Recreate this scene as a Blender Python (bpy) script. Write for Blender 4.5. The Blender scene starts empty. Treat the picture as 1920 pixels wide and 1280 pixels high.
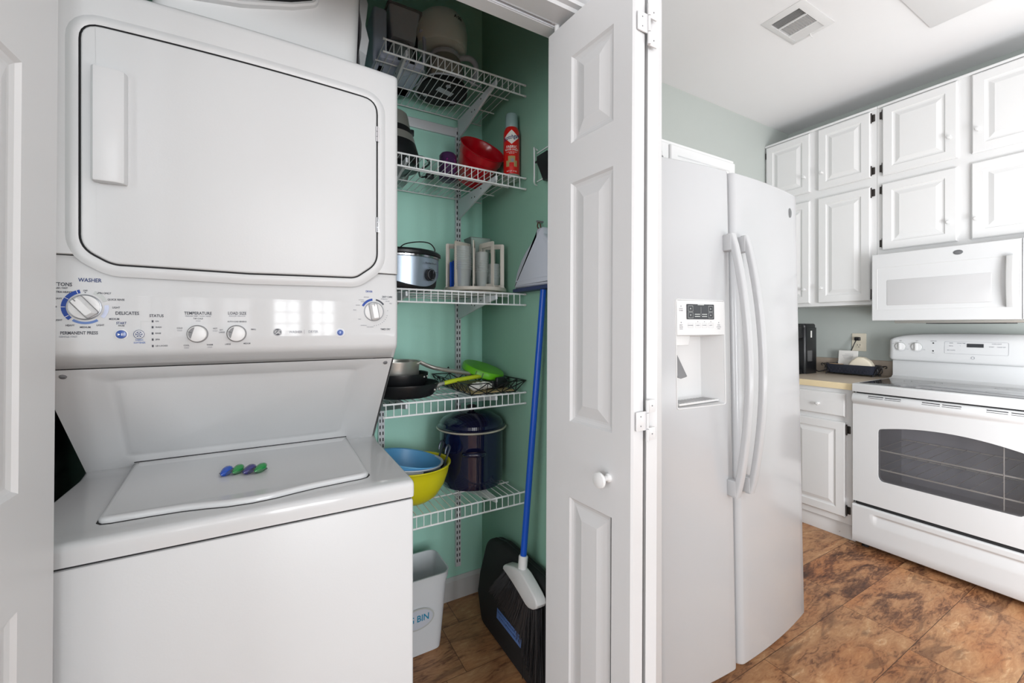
import bpy, bmesh, math, random
from mathutils import Vector, Matrix, Euler
random.seed(7)
SC = bpy.context.scene
COL = SC.collection

# ------------------------------------------------------------------ camera
cam_d = bpy.data.cameras.new('camera'); cam = bpy.data.objects.new('camera', cam_d); COL.objects.link(cam)
cam.location = (0, 0, 1.245); cam.rotation_euler = (math.radians(90), 0, math.radians(-29.87))
cam_d.sensor_width = 36; cam_d.lens = 14.85; cam_d.shift_y = -0.0151; cam_d.clip_start = 0.02
SC.camera = cam
# ------------------------------------------------------------------ world, lights, exposure
w = bpy.data.worlds.new('world'); SC.world = w; w.use_nodes = True
bg = w.node_tree.nodes['Background']; bg.inputs[0].default_value = (0.97, 0.985, 1.0, 1); bg.inputs[1].default_value = 0.9
SC.view_settings.view_transform = 'Standard'; SC.view_settings.look = 'None'
SC.view_settings.exposure = 0.12; SC.view_settings.gamma = 1; SC.view_settings.use_curve_mapping = False
def area(name, loc, rot, sx, sy, power, col=(1, 1, 1)):
    d = bpy.data.lights.new(name, 'AREA'); d.shape = 'RECTANGLE'; d.size = sx; d.size_y = sy; d.energy = power; d.color = col
    o = bpy.data.objects.new(name, d); COL.objects.link(o); o.location = loc; o.rotation_euler = [math.radians(a) for a in rot]
    return o
area('window_daylight', (0.62, -2.86, 1.35), (90, 0, 0), 0.9, 2.0, 98, (0.95, 0.975, 1.0))
area('window_daylight', (-0.58, -2.86, 1.35), (90, 0, 0), 0.9, 2.0, 18, (0.95, 0.975, 1.0))
area('side_fill', (-2.42, -1.35, 1.45), (90, 0, -90), 1.7, 1.7, 60, (0.95, 0.975, 1.0))  # added fill from the left for the cabinets; no window known there
area('ceiling_bounce_fill', (2.2, -1.2, 0.8), (180, 0, 0), 2.0, 1.8, 46, (0.95, 0.98, 1.0))  # added unseen area lamp, brightens the ceiling for soft bounce
area('kitchen_fill', (1.95, -0.75, 0.95), (90, 0, -90), 1.2, 1.0, 52, (0.95, 0.975, 1.0))  # added fill facing the range wall; no real window behind it

# ------------------------------------------------------------------ colour and materials
def lin(r, g, b):
    f = lambda v: (v / 255 / 12.92) if v / 255 <= 0.04045 else ((v / 255 + 0.055) / 1.055) ** 2.4
    return (f(r), f(g), f(b), 1)
MATS = {}
def mat(name, col, rough=0.5, metal=0.0, coat=0.0, spec=0.5, bump=0.0, bscale=60, var=0.0, vscale=8, trans=0.0, alpha=1.0, emis=None):
    m = bpy.data.materials.new(name); m.use_nodes = True; nt = m.node_tree; n = nt.nodes; L = nt.links
    b = n['Principled BSDF']
    b.inputs['Base Color'].default_value = col; b.inputs['Roughness'].default_value = rough; b.inputs['Metallic'].default_value = metal
    b.inputs['Coat Weight'].default_value = coat; b.inputs['Coat Roughness'].default_value = 0.06
    b.inputs['Specular IOR Level'].default_value = spec
    b.inputs['Transmission Weight'].default_value = trans; b.inputs['Alpha'].default_value = alpha
    tc = n.new('ShaderNodeTexCoord')
    if bump:
        t = n.new('ShaderNodeTexNoise'); t.inputs['Scale'].default_value = bscale; t.inputs['Detail'].default_value = 3
        L.new(tc.outputs['Object'], t.inputs['Vector'])
        bp = n.new('ShaderNodeBump'); bp.inputs['Strength'].default_value = bump; bp.inputs['Distance'].default_value = 0.002
        L.new(t.outputs['Fac'], bp.inputs['Height']); L.new(bp.outputs[0], b.inputs['Normal'])
    t2 = n.new('ShaderNodeTexNoise'); t2.inputs['Scale'].default_value = vscale; t2.inputs['Detail'].default_value = 4
    L.new(tc.outputs['Object'], t2.inputs['Vector'])
    mx = n.new('ShaderNodeMix'); mx.data_type = 'RGBA'; mx.inputs[6].default_value = col
    k = 1 - (var or 0.015)
    mx.inputs[7].default_value = (col[0] * k, col[1] * k, col[2] * k, 1)
    L.new(t2.outputs['Fac'], mx.inputs[0]); L.new(mx.outputs[2], b.inputs['Base Color'])
    if emis:
        b.inputs['Emission Color'].default_value = emis[0]; b.inputs['Emission Strength'].default_value = emis[1]
    MATS[name] = m
    return m
def glass(name, tint, fac, rough=0.03, ior_spec=0.12):
    """thin clear sheet: mostly see-through, a little body colour, a fresnel shine"""
    m = bpy.data.materials.new(name); m.use_nodes = True; nt = m.node_tree; n = nt.nodes; L = nt.links
    n.remove(n['Principled BSDF']); out = n['Material Output']
    tr = n.new('ShaderNodeBsdfTransparent'); tr.inputs[0].default_value = tint
    df = n.new('ShaderNodeBsdfDiffuse'); df.inputs[0].default_value = tint
    gl = n.new('ShaderNodeBsdfGlossy'); gl.inputs['Roughness'].default_value = rough
    m1 = n.new('ShaderNodeMixShader'); m1.inputs[0].default_value = fac; L.new(tr.outputs[0], m1.inputs[1]); L.new(df.outputs[0], m1.inputs[2])
    fr = n.new('ShaderNodeFresnel'); fr.inputs[0].default_value = 1.45
    m2 = n.new('ShaderNodeMixShader'); L.new(fr.outputs[0], m2.inputs[0]); L.new(m1.outputs[0], m2.inputs[1]); L.new(gl.outputs[0], m2.inputs[2])
    L.new(m2.outputs[0], out.inputs[0]); MATS[name] = m
    return m
WH = mat('appliance_white', lin(207, 208, 209), 0.34, spec=0.35, bump=0.05, bscale=240)
WTOP = mat('washer_top_enamel', lin(206, 207, 208), 0.13, spec=0.5, bump=0.02, bscale=200)
FASC = mat('glossy_fascia_plastic', lin(205, 206, 207), 0.07, spec=0.3)
WHF = mat('fridge_white', lin(187, 188, 190), 0.16, spec=0.4, bump=0.03, bscale=180)
WHP = mat('white_plastic', lin(218, 218, 218), 0.32)
PNT = mat('white_trim_paint', lin(207, 207, 208), 0.34, bump=0.05, bscale=35)
CABM = mat('white_cabinet_paint', lin(219, 219, 219), 0.38, bump=0.04, bscale=50)
CEIL = mat('ceiling_paint', lin(230, 230, 231), 0.9, bump=0.12, bscale=120)
SAGE = mat('sage_wall_paint', lin(182, 188, 184), 0.75, bump=0.10, bscale=140)
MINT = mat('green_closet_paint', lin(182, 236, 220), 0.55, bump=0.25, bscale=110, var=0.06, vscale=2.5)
MINT_SHADE = mat('shaded_green_closet_paint', lin(142, 186, 166), 0.6, bump=0.25, bscale=110, var=0.08, vscale=2.0)  # closet green darkened: the side walls' weaker light is painted in
WIRE = mat('white_coated_wire', lin(238, 240, 242), 0.35)
STEELW = mat('white_powder_coated_steel', lin(226, 229, 234), 0.4)
SLOT = mat('dark_slot', lin(38, 42, 42), 0.9)
GAPD = mat('dark_gap', lin(40, 40, 42), 0.8)  # dark colour stands in for the shade inside narrow seams
GASK = mat('grey_gasket', lin(95, 95, 96), 0.6)
BLK = mat('black_plastic', lin(24, 25, 28), 0.35)
BLKM = mat('matte_black', lin(30, 30, 32), 0.75, bump=0.2, bscale=200)
BLKW = mat('black_wire', lin(20, 20, 22), 0.4)
CHR = mat('chrome', lin(205, 205, 208), 0.12, metal=1)
STN = mat('brushed_stainless', lin(206, 204, 198), 0.3, metal=0.75, var=0.08, vscale=20)
SILV = mat('silver_housing', lin(176, 190, 205), 0.3, metal=0.75)
GRYP = mat('grey_blue_plastic', lin(196, 204, 226), 0.4)
GRYM = mat('mid_grey_plastic', lin(120, 120, 122), 0.4)
CRM = mat('cream_plastic', lin(230, 236, 232), 0.4)
BEIG = mat('beige_plastic', lin(206, 200, 190), 0.4)
RED = mat('red_plastic', lin(190, 12, 30), 0.22, coat=0.3)
REDC = mat('red_can_paint', lin(214, 26, 20), 0.28, coat=0.3)
PURP = mat('purple_plastic', lin(150, 30, 130), 0.3)
DPUR = mat('dark_purple_plastic', lin(70, 40, 80), 0.3)
NAVY = mat('navy_enamel', lin(16, 19, 52), 0.1, coat=0.6)
BLUP = mat('blue_broom_paint', lin(12, 78, 182), 0.35)
BLUR = mat('navy_rubber', lin(50, 62, 100), 0.5)
LBLU = mat('light_blue_plastic', lin(98, 168, 216), 0.4)
LGRY = mat('pale_grey_plastic', lin(198, 203, 214), 0.45)
YEL = mat('yellow_plastic', lin(214, 206, 24), 0.35)
LIME = mat('lime_silicone', lin(188, 208, 40), 0.45)
GRN = mat('bright_green_plastic', lin(96, 178, 24), 0.35)
CORK = mat('cork_mat', lin(176, 156, 110), 0.85, bump=0.3, bscale=300, var=0.2, vscale=90)
PAPR = mat('white_paper', lin(232, 230, 226), 0.7)
CREMP = mat('cream_paper', lin(236, 226, 206), 0.7, bump=0.3, bscale=40)
TAN = mat('tan_card', lin(196, 164, 130), 0.7)
IVOR = mat('ivory_plastic', lin(222, 214, 196), 0.35)
LAMT = mat('beige_laminate_top', lin(184, 170, 154), 0.35, var=0.06, vscale=60)
LAME = mat('cream_laminate_edge', lin(226, 208, 170), 0.4, var=0.05, vscale=80)
TAUP = mat('taupe_backsplash', lin(172, 158, 144), 0.45, var=0.06, vscale=60)
COOK = mat('speckled_cooktop_glass', lin(96, 97, 100), 0.05, coat=0.6, var=0.12, vscale=300)
OVIN = mat('grey_oven_enamel', lin(186, 184, 189), 0.45)
RACK = mat('oven_rack_wire', lin(240, 234, 222), 0.4, metal=0.1)
MWIN = mat('light_grey_screen', lin(190, 190, 191), 0.2, coat=0.4)
DSP = mat('dark_display', lin(52, 54, 58), 0.15, coat=0.5)
PADL = mat('grey_paddle', lin(122, 122, 124), 0.5)
LOGO = mat('grey_badge', lin(112, 114, 116), 0.3, metal=0.3)
INKN = mat('navy_ink', lin(38, 58, 110), 0.5)
INKB = mat('blue_ink', lin(0, 60, 150), 0.5)
INKM = mat('mid_blue_ink', lin(92, 120, 176), 0.5)
INKL = mat('pale_blue_ink', lin(196, 204, 226), 0.5)
INKG = mat('pale_grey_ink', lin(186, 190, 188), 0.5)
INKD = mat('dark_ink', lin(60, 62, 72), 0.5)
INKS = mat('soft_grey_ink', lin(140, 142, 150), 0.5)
WINK = mat('white_ink', lin(240, 240, 240), 0.5)
BTNB = mat('blue_button', lin(64, 92, 160), 0.25, coat=0.4)
BRNZ = mat('dark_bronze_hinge', lin(66, 62, 60), 0.4, metal=0.6)
TAPE = mat('blue_label_tape', lin(96, 132, 196), 0.5)
TEAL = mat('teal_marker', lin(16, 132, 170), 0.6)
PODB = mat('blue_gel', lin(0, 70, 170), 0.08, coat=0.6)
PODG = mat('green_gel', lin(20, 130, 60), 0.08, coat=0.6)
PODV = mat('violet_gel', lin(50, 46, 110), 0.08, coat=0.6)
BRS = mat('black_bristles', lin(46, 46, 48), 0.35)
DUCT = mat('duct_grey', lin(176, 176, 176), 0.6)
RING = mat('dial_rim', lin(140, 142, 146), 0.3, metal=0.5)
BRWN = mat('brown_cord', lin(90, 50, 34), 0.7)
BSKT = mat('white_hamper_plastic', lin(222, 222, 222), 0.4)
BAGM = mat('grey_film', lin(176, 178, 180), 0.4)
CLEAR = glass('clear_plastic', (0.86, 0.92, 0.90, 1), 0.28)
FILM = glass('pod_film', (0.94, 0.97, 1.0, 1), 0.04)
OVGL = glass('oven_door_glass', (0.84, 0.84, 0.87, 1), 0.05, 0.02)
CARAF = glass('carafe_glass', (0.80, 0.74, 0.64, 1), 0.35)
SMOKE = glass('smoky_reservoir', (0.82, 0.86, 0.96, 1), 0.6)
WGL = glass('window_glass', (1, 1, 1, 1), 0.0)

def floor_material():
    m = bpy.data.materials.new('plank_flooring'); m.use_nodes = True; nt = m.node_tree; n = nt.nodes; L = nt.links
    b = n['Principled BSDF']; b.inputs['Roughness'].default_value = 0.42; b.inputs['Specular IOR Level'].default_value = 0.35
    tc = n.new('ShaderNodeTexCoord'); sep = n.new('ShaderNodeSeparateXYZ'); L.new(tc.outputs['Object'], sep.inputs[0])
    def M(op, a, b_=None, c=None):
        x = n.new('ShaderNodeMath'); x.operation = op
        for i, v in enumerate((a, b_, c)):
            if v is None: continue
            if isinstance(v, (int, float)): x.inputs[i].default_value = v
            else: L.new(v, x.inputs[i])
        return x.outputs[0]
    ry = M('DIVIDE', M('ADD', sep.outputs['Y'], 10.1), 0.25)      # rows at y = .15 .40 .65 .90 1.15 1.40
    row = M('FLOOR', ry); fy = M('FRACT', ry)
    off = M('MULTIPLY', M('FRACT', M('MULTIPLY', row, 0.437)), 1.22)
    px = M('DIVIDE', M('ADD', M('ADD', sep.outputs['X'], 20.0), off), 0.61)
    colm = M('FLOOR', px); fx = M('FRACT', px)
    wn = n.new('ShaderNodeTexWhiteNoise'); wn.noise_dimensions = '2D'
    cmb = n.new('ShaderNodeCombineXYZ'); L.new(row, cmb.inputs[0]); L.new(colm, cmb.inputs[1]); L.new(cmb.outputs[0], wn.inputs['Vector'])
    # grain: stretched noise, shifted per plank
    sh = n.new('ShaderNodeVectorMath'); sh.operation = 'MULTIPLY_ADD'
    L.new(wn.outputs['Color'], sh.inputs[0]); sh.inputs[1].default_value = (9, 9, 9); L.new(tc.outputs['Object'], sh.inputs[2])
    mp = n.new('ShaderNodeMapping'); mp.inputs['Scale'].default_value = (3.0, 8.0, 1); L.new(sh.outputs[0], mp.inputs[0])
    n1 = n.new('ShaderNodeTexNoise'); n1.inputs['Scale'].default_value = 1.3; n1.inputs['Detail'].default_value = 8; n1.inputs['Roughness'].default_value = 0.62; n1.inputs['Distortion'].default_value = 0.9
    L.new(mp.outputs[0], n1.inputs['Vector'])
    mp2 = n.new('ShaderNodeMapping'); mp2.inputs['Scale'].default_value = (9, 34, 1); L.new(sh.outputs[0], mp2.inputs[0])
    n2 = n.new('ShaderNodeTexNoise'); n2.inputs['Scale'].default_value = 1.6; n2.inputs['Detail'].default_value = 9; n2.inputs['Roughness'].default_value = 0.65; n2.inputs['Distortion'].default_value = 1.6
    L.new(mp2.outputs[0], n2.inputs['Vector'])
    mp3 = n.new('ShaderNodeMapping'); mp3.inputs['Scale'].default_value = (2.2, 6.5, 1); L.new(sh.outputs[0], mp3.inputs[0])
    n3 = n.new('ShaderNodeTexNoise'); n3.inputs['Scale'].default_value = 2.0; n3.inputs['Detail'].default_value = 10; n3.inputs['Distortion'].default_value = 1.4
    L.new(mp3.outputs[0], n3.inputs['Vector'])
    cr = n.new('ShaderNodeValToRGB'); e = cr.color_ramp.elements
    e[0].position = 0.32; e[0].color = lin(62, 42, 33); e[1].position = 0.68; e[1].color = lin(208, 172, 134)
    for p_, c_ in ((0.42, lin(112, 76, 54)), (0.50, lin(166, 120, 84)), (0.60, lin(184, 140, 100))):
        x = cr.color_ramp.elements.new(p_); x.color = c_
    f = M('ADD', M('MULTIPLY', n1.outputs['Fac'], 0.62), M('MULTIPLY', n2.outputs['Fac'], 0.38))
    f = M('ADD', f, M('MULTIPLY', M('SUBTRACT', wn.outputs['Value'], 0.5), 0.10))
    L.new(f, cr.inputs[0])
    # knots and dark veins
    vr = n.new('ShaderNodeMapRange'); vr.inputs['From Min'].default_value = 0.36; vr.inputs['From Max'].default_value = 0.46
    vr.inputs['To Min'].default_value = 0.5; vr.inputs['To Max'].default_value = 0.0; L.new(n3.outputs['Fac'], vr.inputs[0])
    mx = n.new('ShaderNodeMix'); mx.data_type = 'RGBA'; L.new(vr.outputs[0], mx.inputs[0]); L.new(cr.outputs[0], mx.inputs[6]); mx.inputs[7].default_value = lin(76, 50, 40)
    # amber patches
    mp4 = n.new('ShaderNodeMapping'); mp4.inputs['Scale'].default_value = (1.6, 4.0, 1); mp4.inputs['Location'].default_value = (3, 7, 0); L.new(sh.outputs[0], mp4.inputs[0])
    n4 = n.new('ShaderNodeTexNoise'); n4.inputs['Scale'].default_value = 1.5; n4.inputs['Detail'].default_value = 5; L.new(mp4.outputs[0], n4.inputs['Vector'])
    ar = n.new('ShaderNodeMapRange'); ar.inputs['From Min'].default_value = 0.5; ar.inputs['From Max'].default_value = 0.68; ar.inputs['To Max'].default_value = 0.5; L.new(n4.outputs['Fac'], ar.inputs[0])
    ma = n.new('ShaderNodeMix'); ma.data_type = 'RGBA'; ma.blend_type = 'MULTIPLY'; L.new(ar.outputs[0], ma.inputs[0]); L.new(mx.outputs[2], ma.inputs[6]); ma.inputs[7].default_value = (1.0, 0.66, 0.40, 1)
    mx = ma
    # joints
    jy = M('MULTIPLY', M('MINIMUM', fy, M('SUBTRACT', 1.0, fy)), 0.25)
    jx = M('MULTIPLY', M('MINIMUM', fx, M('SUBTRACT', 1.0, fx)), 0.61)
    j = M('LESS_THAN', M('MINIMUM', jy, jx), 0.0012)
    mj = n.new('ShaderNodeMix'); mj.data_type = 'RGBA'; L.new(M('MULTIPLY', j, 0.75), mj.inputs[0]); L.new(mx.outputs[2], mj.inputs[6]); mj.inputs[7].default_value = lin(52, 34, 26)
    L.new(mj.outputs[2], b.inputs['Base Color'])
    bp = n.new('ShaderNodeBump'); bp.inputs['Strength'].default_value = 0.25; bp.inputs['Distance'].default_value = 0.003
    L.new(M('SUBTRACT', n2.outputs['Fac'], j), bp.inputs['Height']); L.new(bp.outputs[0], b.inputs['Normal'])
    return m
FLOORM = floor_material()

# ------------------------------------------------------------------ mesh helpers
def offset_poly(P, d):
    """move every corner of a counter-clockwise polygon inwards by d"""
    n = len(P); A = sum(P[i][0] * P[(i + 1) % n][1] - P[(i + 1) % n][0] * P[i][1] for i in range(n))
    sg = 1 if A > 0 else -1; out = []
    for i in range(n):
        p0, p1, p2 = P[i - 1], P[i], P[(i + 1) % n]
        e1 = Vector((p1[0] - p0[0], p1[1] - p0[1])); e2 = Vector((p2[0] - p1[0], p2[1] - p1[1]))
        if e1.length < 1e-9: e1 = e2
        if e2.length < 1e-9: e2 = e1
        n1 = Vector((-e1.y, e1.x)).normalized() * sg; n2 = Vector((-e2.y, e2.x)).normalized() * sg
        b = n1 + n2; k = b.length
        b = b / (k * k) * 2 if k > 0.3 else n1
        out.append((p1[0] + b.x * d, p1[1] + b.y * d))
    return out
def fillet(pts, seg=5):
    """pts: (x, y, radius) -> polygon with rounded corners"""
    out = []; n = len(pts)
    for i in range(n):
        x, y, r = pts[i]
        if r <= 0: out.append((x, y)); continue
        p = Vector((x, y)); a = Vector(pts[i - 1][:2]) - p; c = Vector(pts[(i + 1) % n][:2]) - p
        la, lc = a.length, c.length; a.normalize(); c.normalize()
        ang = a.angle(c); t = min(r / math.tan(ang / 2), la * .49, lc * .49)
        p1, p2 = p + a * t, p + c * t
        for k in range(seg + 1):
            s = k / seg; q = p1 * (1 - s) ** 2 + p * 2 * s * (1 - s) * 1.0 + p2 * s * s
            out.append((q.x, q.y))
    return out
def rrect(a0, a1, b0, b1, r, seg=4):
    return fillet([(a0, b0, r), (a1, b0, r), (a1, b1, r), (a0, b1, r)], seg)
def circle(cx, cy, r, n=32, r2=None, a0=0.0):
    return [(cx + r * math.cos(a0 + 2 * math.pi * i / n), cy + (r2 or r) * math.sin(a0 + 2 * math.pi * i / n)) for i in range(n)]
AX = {'x': lambda a, b, t: (t, a, b), 'y': lambda a, b, t: (a, t, b), 'z': lambda a, b, t: (a, b, t)}
class MB:
    def __init__(s): s.bm = bmesh.new(); s.m = 0; s.M = None
    def v(s, p):
        p = Vector(p)
        return s.bm.verts.new(s.M @ p if s.M else p)
    def f(s, vs):
        try: fc = s.bm.faces.new(vs); fc.material_index = s.m; return fc
        except ValueError: return None
    def poly(s, pts): return s.f([s.v(p) for p in pts])
    def loft(s, rings, cap0=True, cap1=True, closed=True):
        R = [[s.v(p) for p in r] for r in rings]; n = len(R[0])
        for i in range(len(R) - 1):
            for j in range(n if closed else n - 1):
                s.f([R[i][j], R[i][(j + 1) % n], R[i + 1][(j + 1) % n], R[i + 1][j]])
        if cap0: s.f(R[0][::-1])
        if cap1: s.f(R[-1])
        return R
    def prism(s, P, axis, t0, t1, r=0.0, seg=2, mid=1, r0=None, fn=None):
        """outline P extruded along axis from t0 to t1 with rounded rims"""
        ra = r if r0 is None else r0; st = []
        d = 1 if t1 > t0 else -1
        if ra > 0:
            for k in range(seg + 1):
                a = math.pi / 2 * k / seg; st.append((t0 + d * ra * (1 - math.sin(a)), ra * (1 - math.cos(a))))
            st = [(t0 + d * ra * (1 - math.cos(math.pi / 2 * k / seg)), ra * (1 - math.sin(math.pi / 2 * k / seg))) for k in range(seg + 1)]
        else: st = [(t0, 0)]
        t_a = st[-1][0]; t_b = t1 - d * r
        for k in range(1, mid): st.append((t_a + (t_b - t_a) * k / mid, 0))
        if r > 0:
            st += [(t1 - d * r * (1 - math.sin(math.pi / 2 * k / seg)), r * (1 - math.cos(math.pi / 2 * k / seg))) for k in range(seg + 1)]
        else: st.append((t1, 0))
        g = AX[axis]; rings = []
        for t, i in st:
            Q = offset_poly(P, i) if i > 1e-9 else P
            rings.append([g(a, b, t) if not fn else fn(*g(a, b, t)) for a, b in Q])
        s.loft(rings)
    def box(s, x0, x1, y0, y1, z0, z1, r=0.0, seg=2):
        if r <= 0:
            s.prism([(x0, y0), (x1, y0), (x1, y1), (x0, y1)], 'z', z0, z1); return
        s.prism(rrect(x0, x1, y0, y1, r, seg + 1), 'z', z0, z1, r, seg)
    def lathe(s, prof, c=(0, 0, 0), n=32, sx=1.0, sy=1.0, cap0=True, cap1=True, fn=None):
        rings = []
        for r, z in prof:
            ring = []
            for i in range(n):
                a = 2 * math.pi * i / n; k = fn(a, z) if fn else 1
                ring.append((c[0] + r * k * math.cos(a) * sx, c[1] + r * k * math.sin(a) * sy, c[2] + z))
            rings.append(ring)
        s.loft(rings, cap0, cap1)
    def tube(s, pts, r, n=6, closed=False, cap=True):
        P = [Vector(p) for p in pts]; N = len(P); rings = []; prev = None
        for i in range(N):
            if closed: t = P[(i + 1) % N] - P[i - 1]
            else: t = P[min(i + 1, N - 1)] - P[max(i - 1, 0)]
            t.normalize()
            if prev is None:
                u = t.cross(Vector((0, 0, 1)));
                if u.length < .1: u = t.cross(Vector((1, 0, 0)))
            else: u = prev - t * prev.dot(t)
            u.normalize(); prev = u; w_ = t.cross(u)
            rr = r[i] if isinstance(r, (list, tuple)) else r
            rings.append([P[i] + (u * math.cos(2 * math.pi * k / n) + w_ * math.sin(2 * math.pi * k / n)) * rr for k in range(n)])
        if closed: rings.append(rings[0])
        s.loft(rings, cap and not closed, cap and not closed)
    def rod(s, a, b, r, n=6): s.tube([a, b], r, n)
    def ball(s, c, rx, ry=None, rz=None, n=12, m=8, R=None, fn=None):
        ry = ry or rx; rz = rz or rx; rings = []
        for i in range(1, m):
            th = math.pi * i / m; ring = []
            for k in range(n):
                a = 2 * math.pi * k / n; p = Vector((rx * math.sin(th) * math.cos(a), ry * math.sin(th) * math.sin(a), -rz * math.cos(th)))
                if fn: p = Vector(fn(p))
                if R: p = R @ p
                ring.append(Vector(c) + p)
            rings.append(ring)
        s.loft(rings)
    def text(s, txt, size, fn, align='CENTER', sx=1.0):
        cu = bpy.data.curves.new('t', 'FONT'); cu.body = txt; cu.size = size; cu.align_x = align; cu.align_y = 'CENTER'; cu.resolution_u = 2; cu.offset = size * 0.018
        o = bpy.data.objects.new('t', cu); me = bpy.data.meshes.new_from_object(o)
        vs = [s.v(fn(v.co.x * sx, v.co.y)) for v in me.vertices]
        for p in me.polygons: s.f([vs[i] for i in p.vertices])
        bpy.data.objects.remove(o); bpy.data.curves.remove(cu); bpy.data.meshes.remove(me)
    def patch(s, P, fn):
        """flat outline in (u, v) mapped through fn"""
        s.poly([fn(a, b) for a, b in P])
    def arcband(s, cx, cy, r0, r1, a0, a1, fn, n=14):
        for i in range(n):
            t0 = math.radians(a0 + (a1 - a0) * i / n); t1 = math.radians(a0 + (a1 - a0) * (i + 1) / n)
            s.poly([fn(cx + r * math.cos(t), cy + r * math.sin(t)) for r, t in ((r0, t0), (r1, t0), (r1, t1), (r0, t1))])
    def slab(s, W, H, T, panels, levels, eb=0.004):
        """door slab in local (u, v, w): panels is a list of (u0, u1, v0, v1) that share u0 and u1"""
        P3 = lambda u, v, w_: s.v((u, v, w_))
        for pts in ([(0, 0), (W, 0), (W, H), (0, H)],):
            n = 4; r0 = [P3(a, b, 0) for a, b in pts]; r1 = [P3(a, b, T - eb) for a, b in pts]
            q = [(eb, eb), (W - eb, eb), (W - eb, H - eb), (eb, H - eb)]; r2 = [P3(a, b, T) for a, b in q]
            for A, B in ((r0, r1), (r1, r2)):
                for j in range(4): s.f([A[j], A[(j + 1) % 4], B[(j + 1) % 4], B[j]])
            s.f(r0[::-1])
        u0, u1 = panels[0][0], panels[0][1]; us = [eb, u0, u1, W - eb]; vs = [eb]
        for p in sorted(panels, key=lambda p: p[2]): vs += [p[2], p[3]]
        vs.append(H - eb); holes = set(range(1, len(vs) - 1, 2))
        for i in range(3):
            for j in range(len(vs) - 1):
                if i == 1 and j in holes: continue
                s.f([P3(us[i], vs[j], T), P3(us[i + 1], vs[j], T), P3(us[i + 1], vs[j + 1], T), P3(us[i], vs[j + 1], T)])
        for (a0, a1, b0, b1) in panels:
            prev = None
            for ins, dep in levels:
                rg = [P3(a0 + ins, b0 + ins, T + dep), P3(a1 - ins, b0 + ins, T + dep), P3(a1 - ins, b1 - ins, T + dep), P3(a0 + ins, b1 - ins, T + dep)]
                if prev:
                    for j in range(4): s.f([prev[j], prev[(j + 1) % 4], rg[(j + 1) % 4], rg[j]])
                prev = rg
            s.f(prev)
    def finish(s, name, mats, angle=38):
        bmesh.ops.remove_doubles(s.bm, verts=s.bm.verts, dist=1e-6)
        bmesh.ops.recalc_face_normals(s.bm, faces=s.bm.faces)
        for f in s.bm.faces: f.smooth = True
        ca = math.radians(angle)
        for e in s.bm.edges:
            if len(e.link_faces) == 2:
                if e.link_faces[0].normal.length > 0 and e.link_faces[1].normal.length > 0 and e.calc_face_angle(0) > ca: e.smooth = False
            else: e.smooth = False
        me = bpy.data.meshes.new(name); s.bm.to_mesh(me); s.bm.free()
        for m in (mats if isinstance(mats, (list, tuple)) else [mats]): me.materials.append(m)
        return me
def tag(o, label, cat, group=None, kind=None):
    if label: o['label'] = label
    if cat: o['category'] = cat
    if group: o['group'] = group
    if kind: o['kind'] = kind
    return o
def split(mb, key):
    """sort the faces of a builder into separate builders by key(centre)"""
    out = {}
    for f in mb.bm.faces:
        k = key(f.calc_center_median()); o = out.setdefault(k, MB())
        o.m = f.material_index; vs = [o.bm.verts.new(x.co) for x in f.verts]; o.f(vs)
    mb.bm.free()
    return [out[k] for k in sorted(out)]
BASE = {}
def thing(name, label, cat, loc=(0, 0, 0), group=None, local=False, rot=(0, 0, 0)):
    o = bpy.data.objects.new(name, None); COL.objects.link(o); o.location = loc; o.rotation_euler = rot; o.empty_display_size = 0.05
    BASE[o.name] = None if local else Vector(loc)
    return tag(o, label, cat, group)
def part(name, mb, mats, parent, label=None, angle=38):
    o = bpy.data.objects.new(name, mb.finish(name, mats, angle)); COL.objects.link(o); o.parent = parent
    b = BASE.get(parent.name)
    if b is not None: o.matrix_parent_inverse = Matrix.Translation(-b)
    if label: o['label'] = label
    return o
def solo(name, mb, mats, label, cat, loc, group=None, rot=(0, 0, 0), angle=38):
    """a thing that is one mesh, built around its own base point"""
    o = bpy.data.objects.new(name, mb.finish(name, mats, angle)); COL.objects.link(o); o.location = loc; o.rotation_euler = rot
    return tag(o, label, cat, group)
def struct(name, mb, mats, parent=None, angle=38):
    o = bpy.data.objects.new(name, mb.finish(name, mats, angle)); COL.objects.link(o)
    if parent: o.parent = parent
    o['kind'] = 'structure'
    return o
def copy_tree(o, parent=None):
    c = o.copy(); COL.objects.link(c)
    if parent: c.parent = parent
    for ch in list(o.children): copy_tree(ch, c)
    return c
PI = math.pi
# ================================================================== THE ROOM
XR, YK, YC = 3.53, 1.795, 1.81       # range wall, kitchen back wall, closet back wall
CH = 2.745
b = MB(); b.box(-2.6, 3.7, -3.2, 2.0, -0.06, 0); struct('floor', b, FLOORM)
b = MB(); b.box(-2.6, 3.7, -3.2, 2.0, CH, CH + 0.1); struct('ceiling', b, CEIL)
b = MB(); b.box(XR, XR + 0.12, -1.3, 1.95, 0, CH); struct('wall_right', b, SAGE)
b = MB(); b.box(0.976, XR, YK, YK + 0.12, 0, CH); struct('wall_kitchen_back', b, SAGE)
b = MB(); b.box(-0.66, 0.90, YC, YC + 0.10, 0, CH); struct('wall_closet_back', b, MINT)
b = MB(); b.box(0.876, 0.93, 0.95, YC, 0, CH); struct('wall_closet_right', b, MINT_SHADE)
b = MB(); b.box(-0.70, -0.58, 0.95, YC, 0, CH); struct('wall_closet_left', b, MINT_SHADE)
b = MB()
b.box(0.93, 0.976, 0.95, YK, 0, CH)
b.box(0.79, 0.976, 0.835, 0.951, 0, CH, 0.004)
struct('wall_partition', b, PNT)
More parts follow.
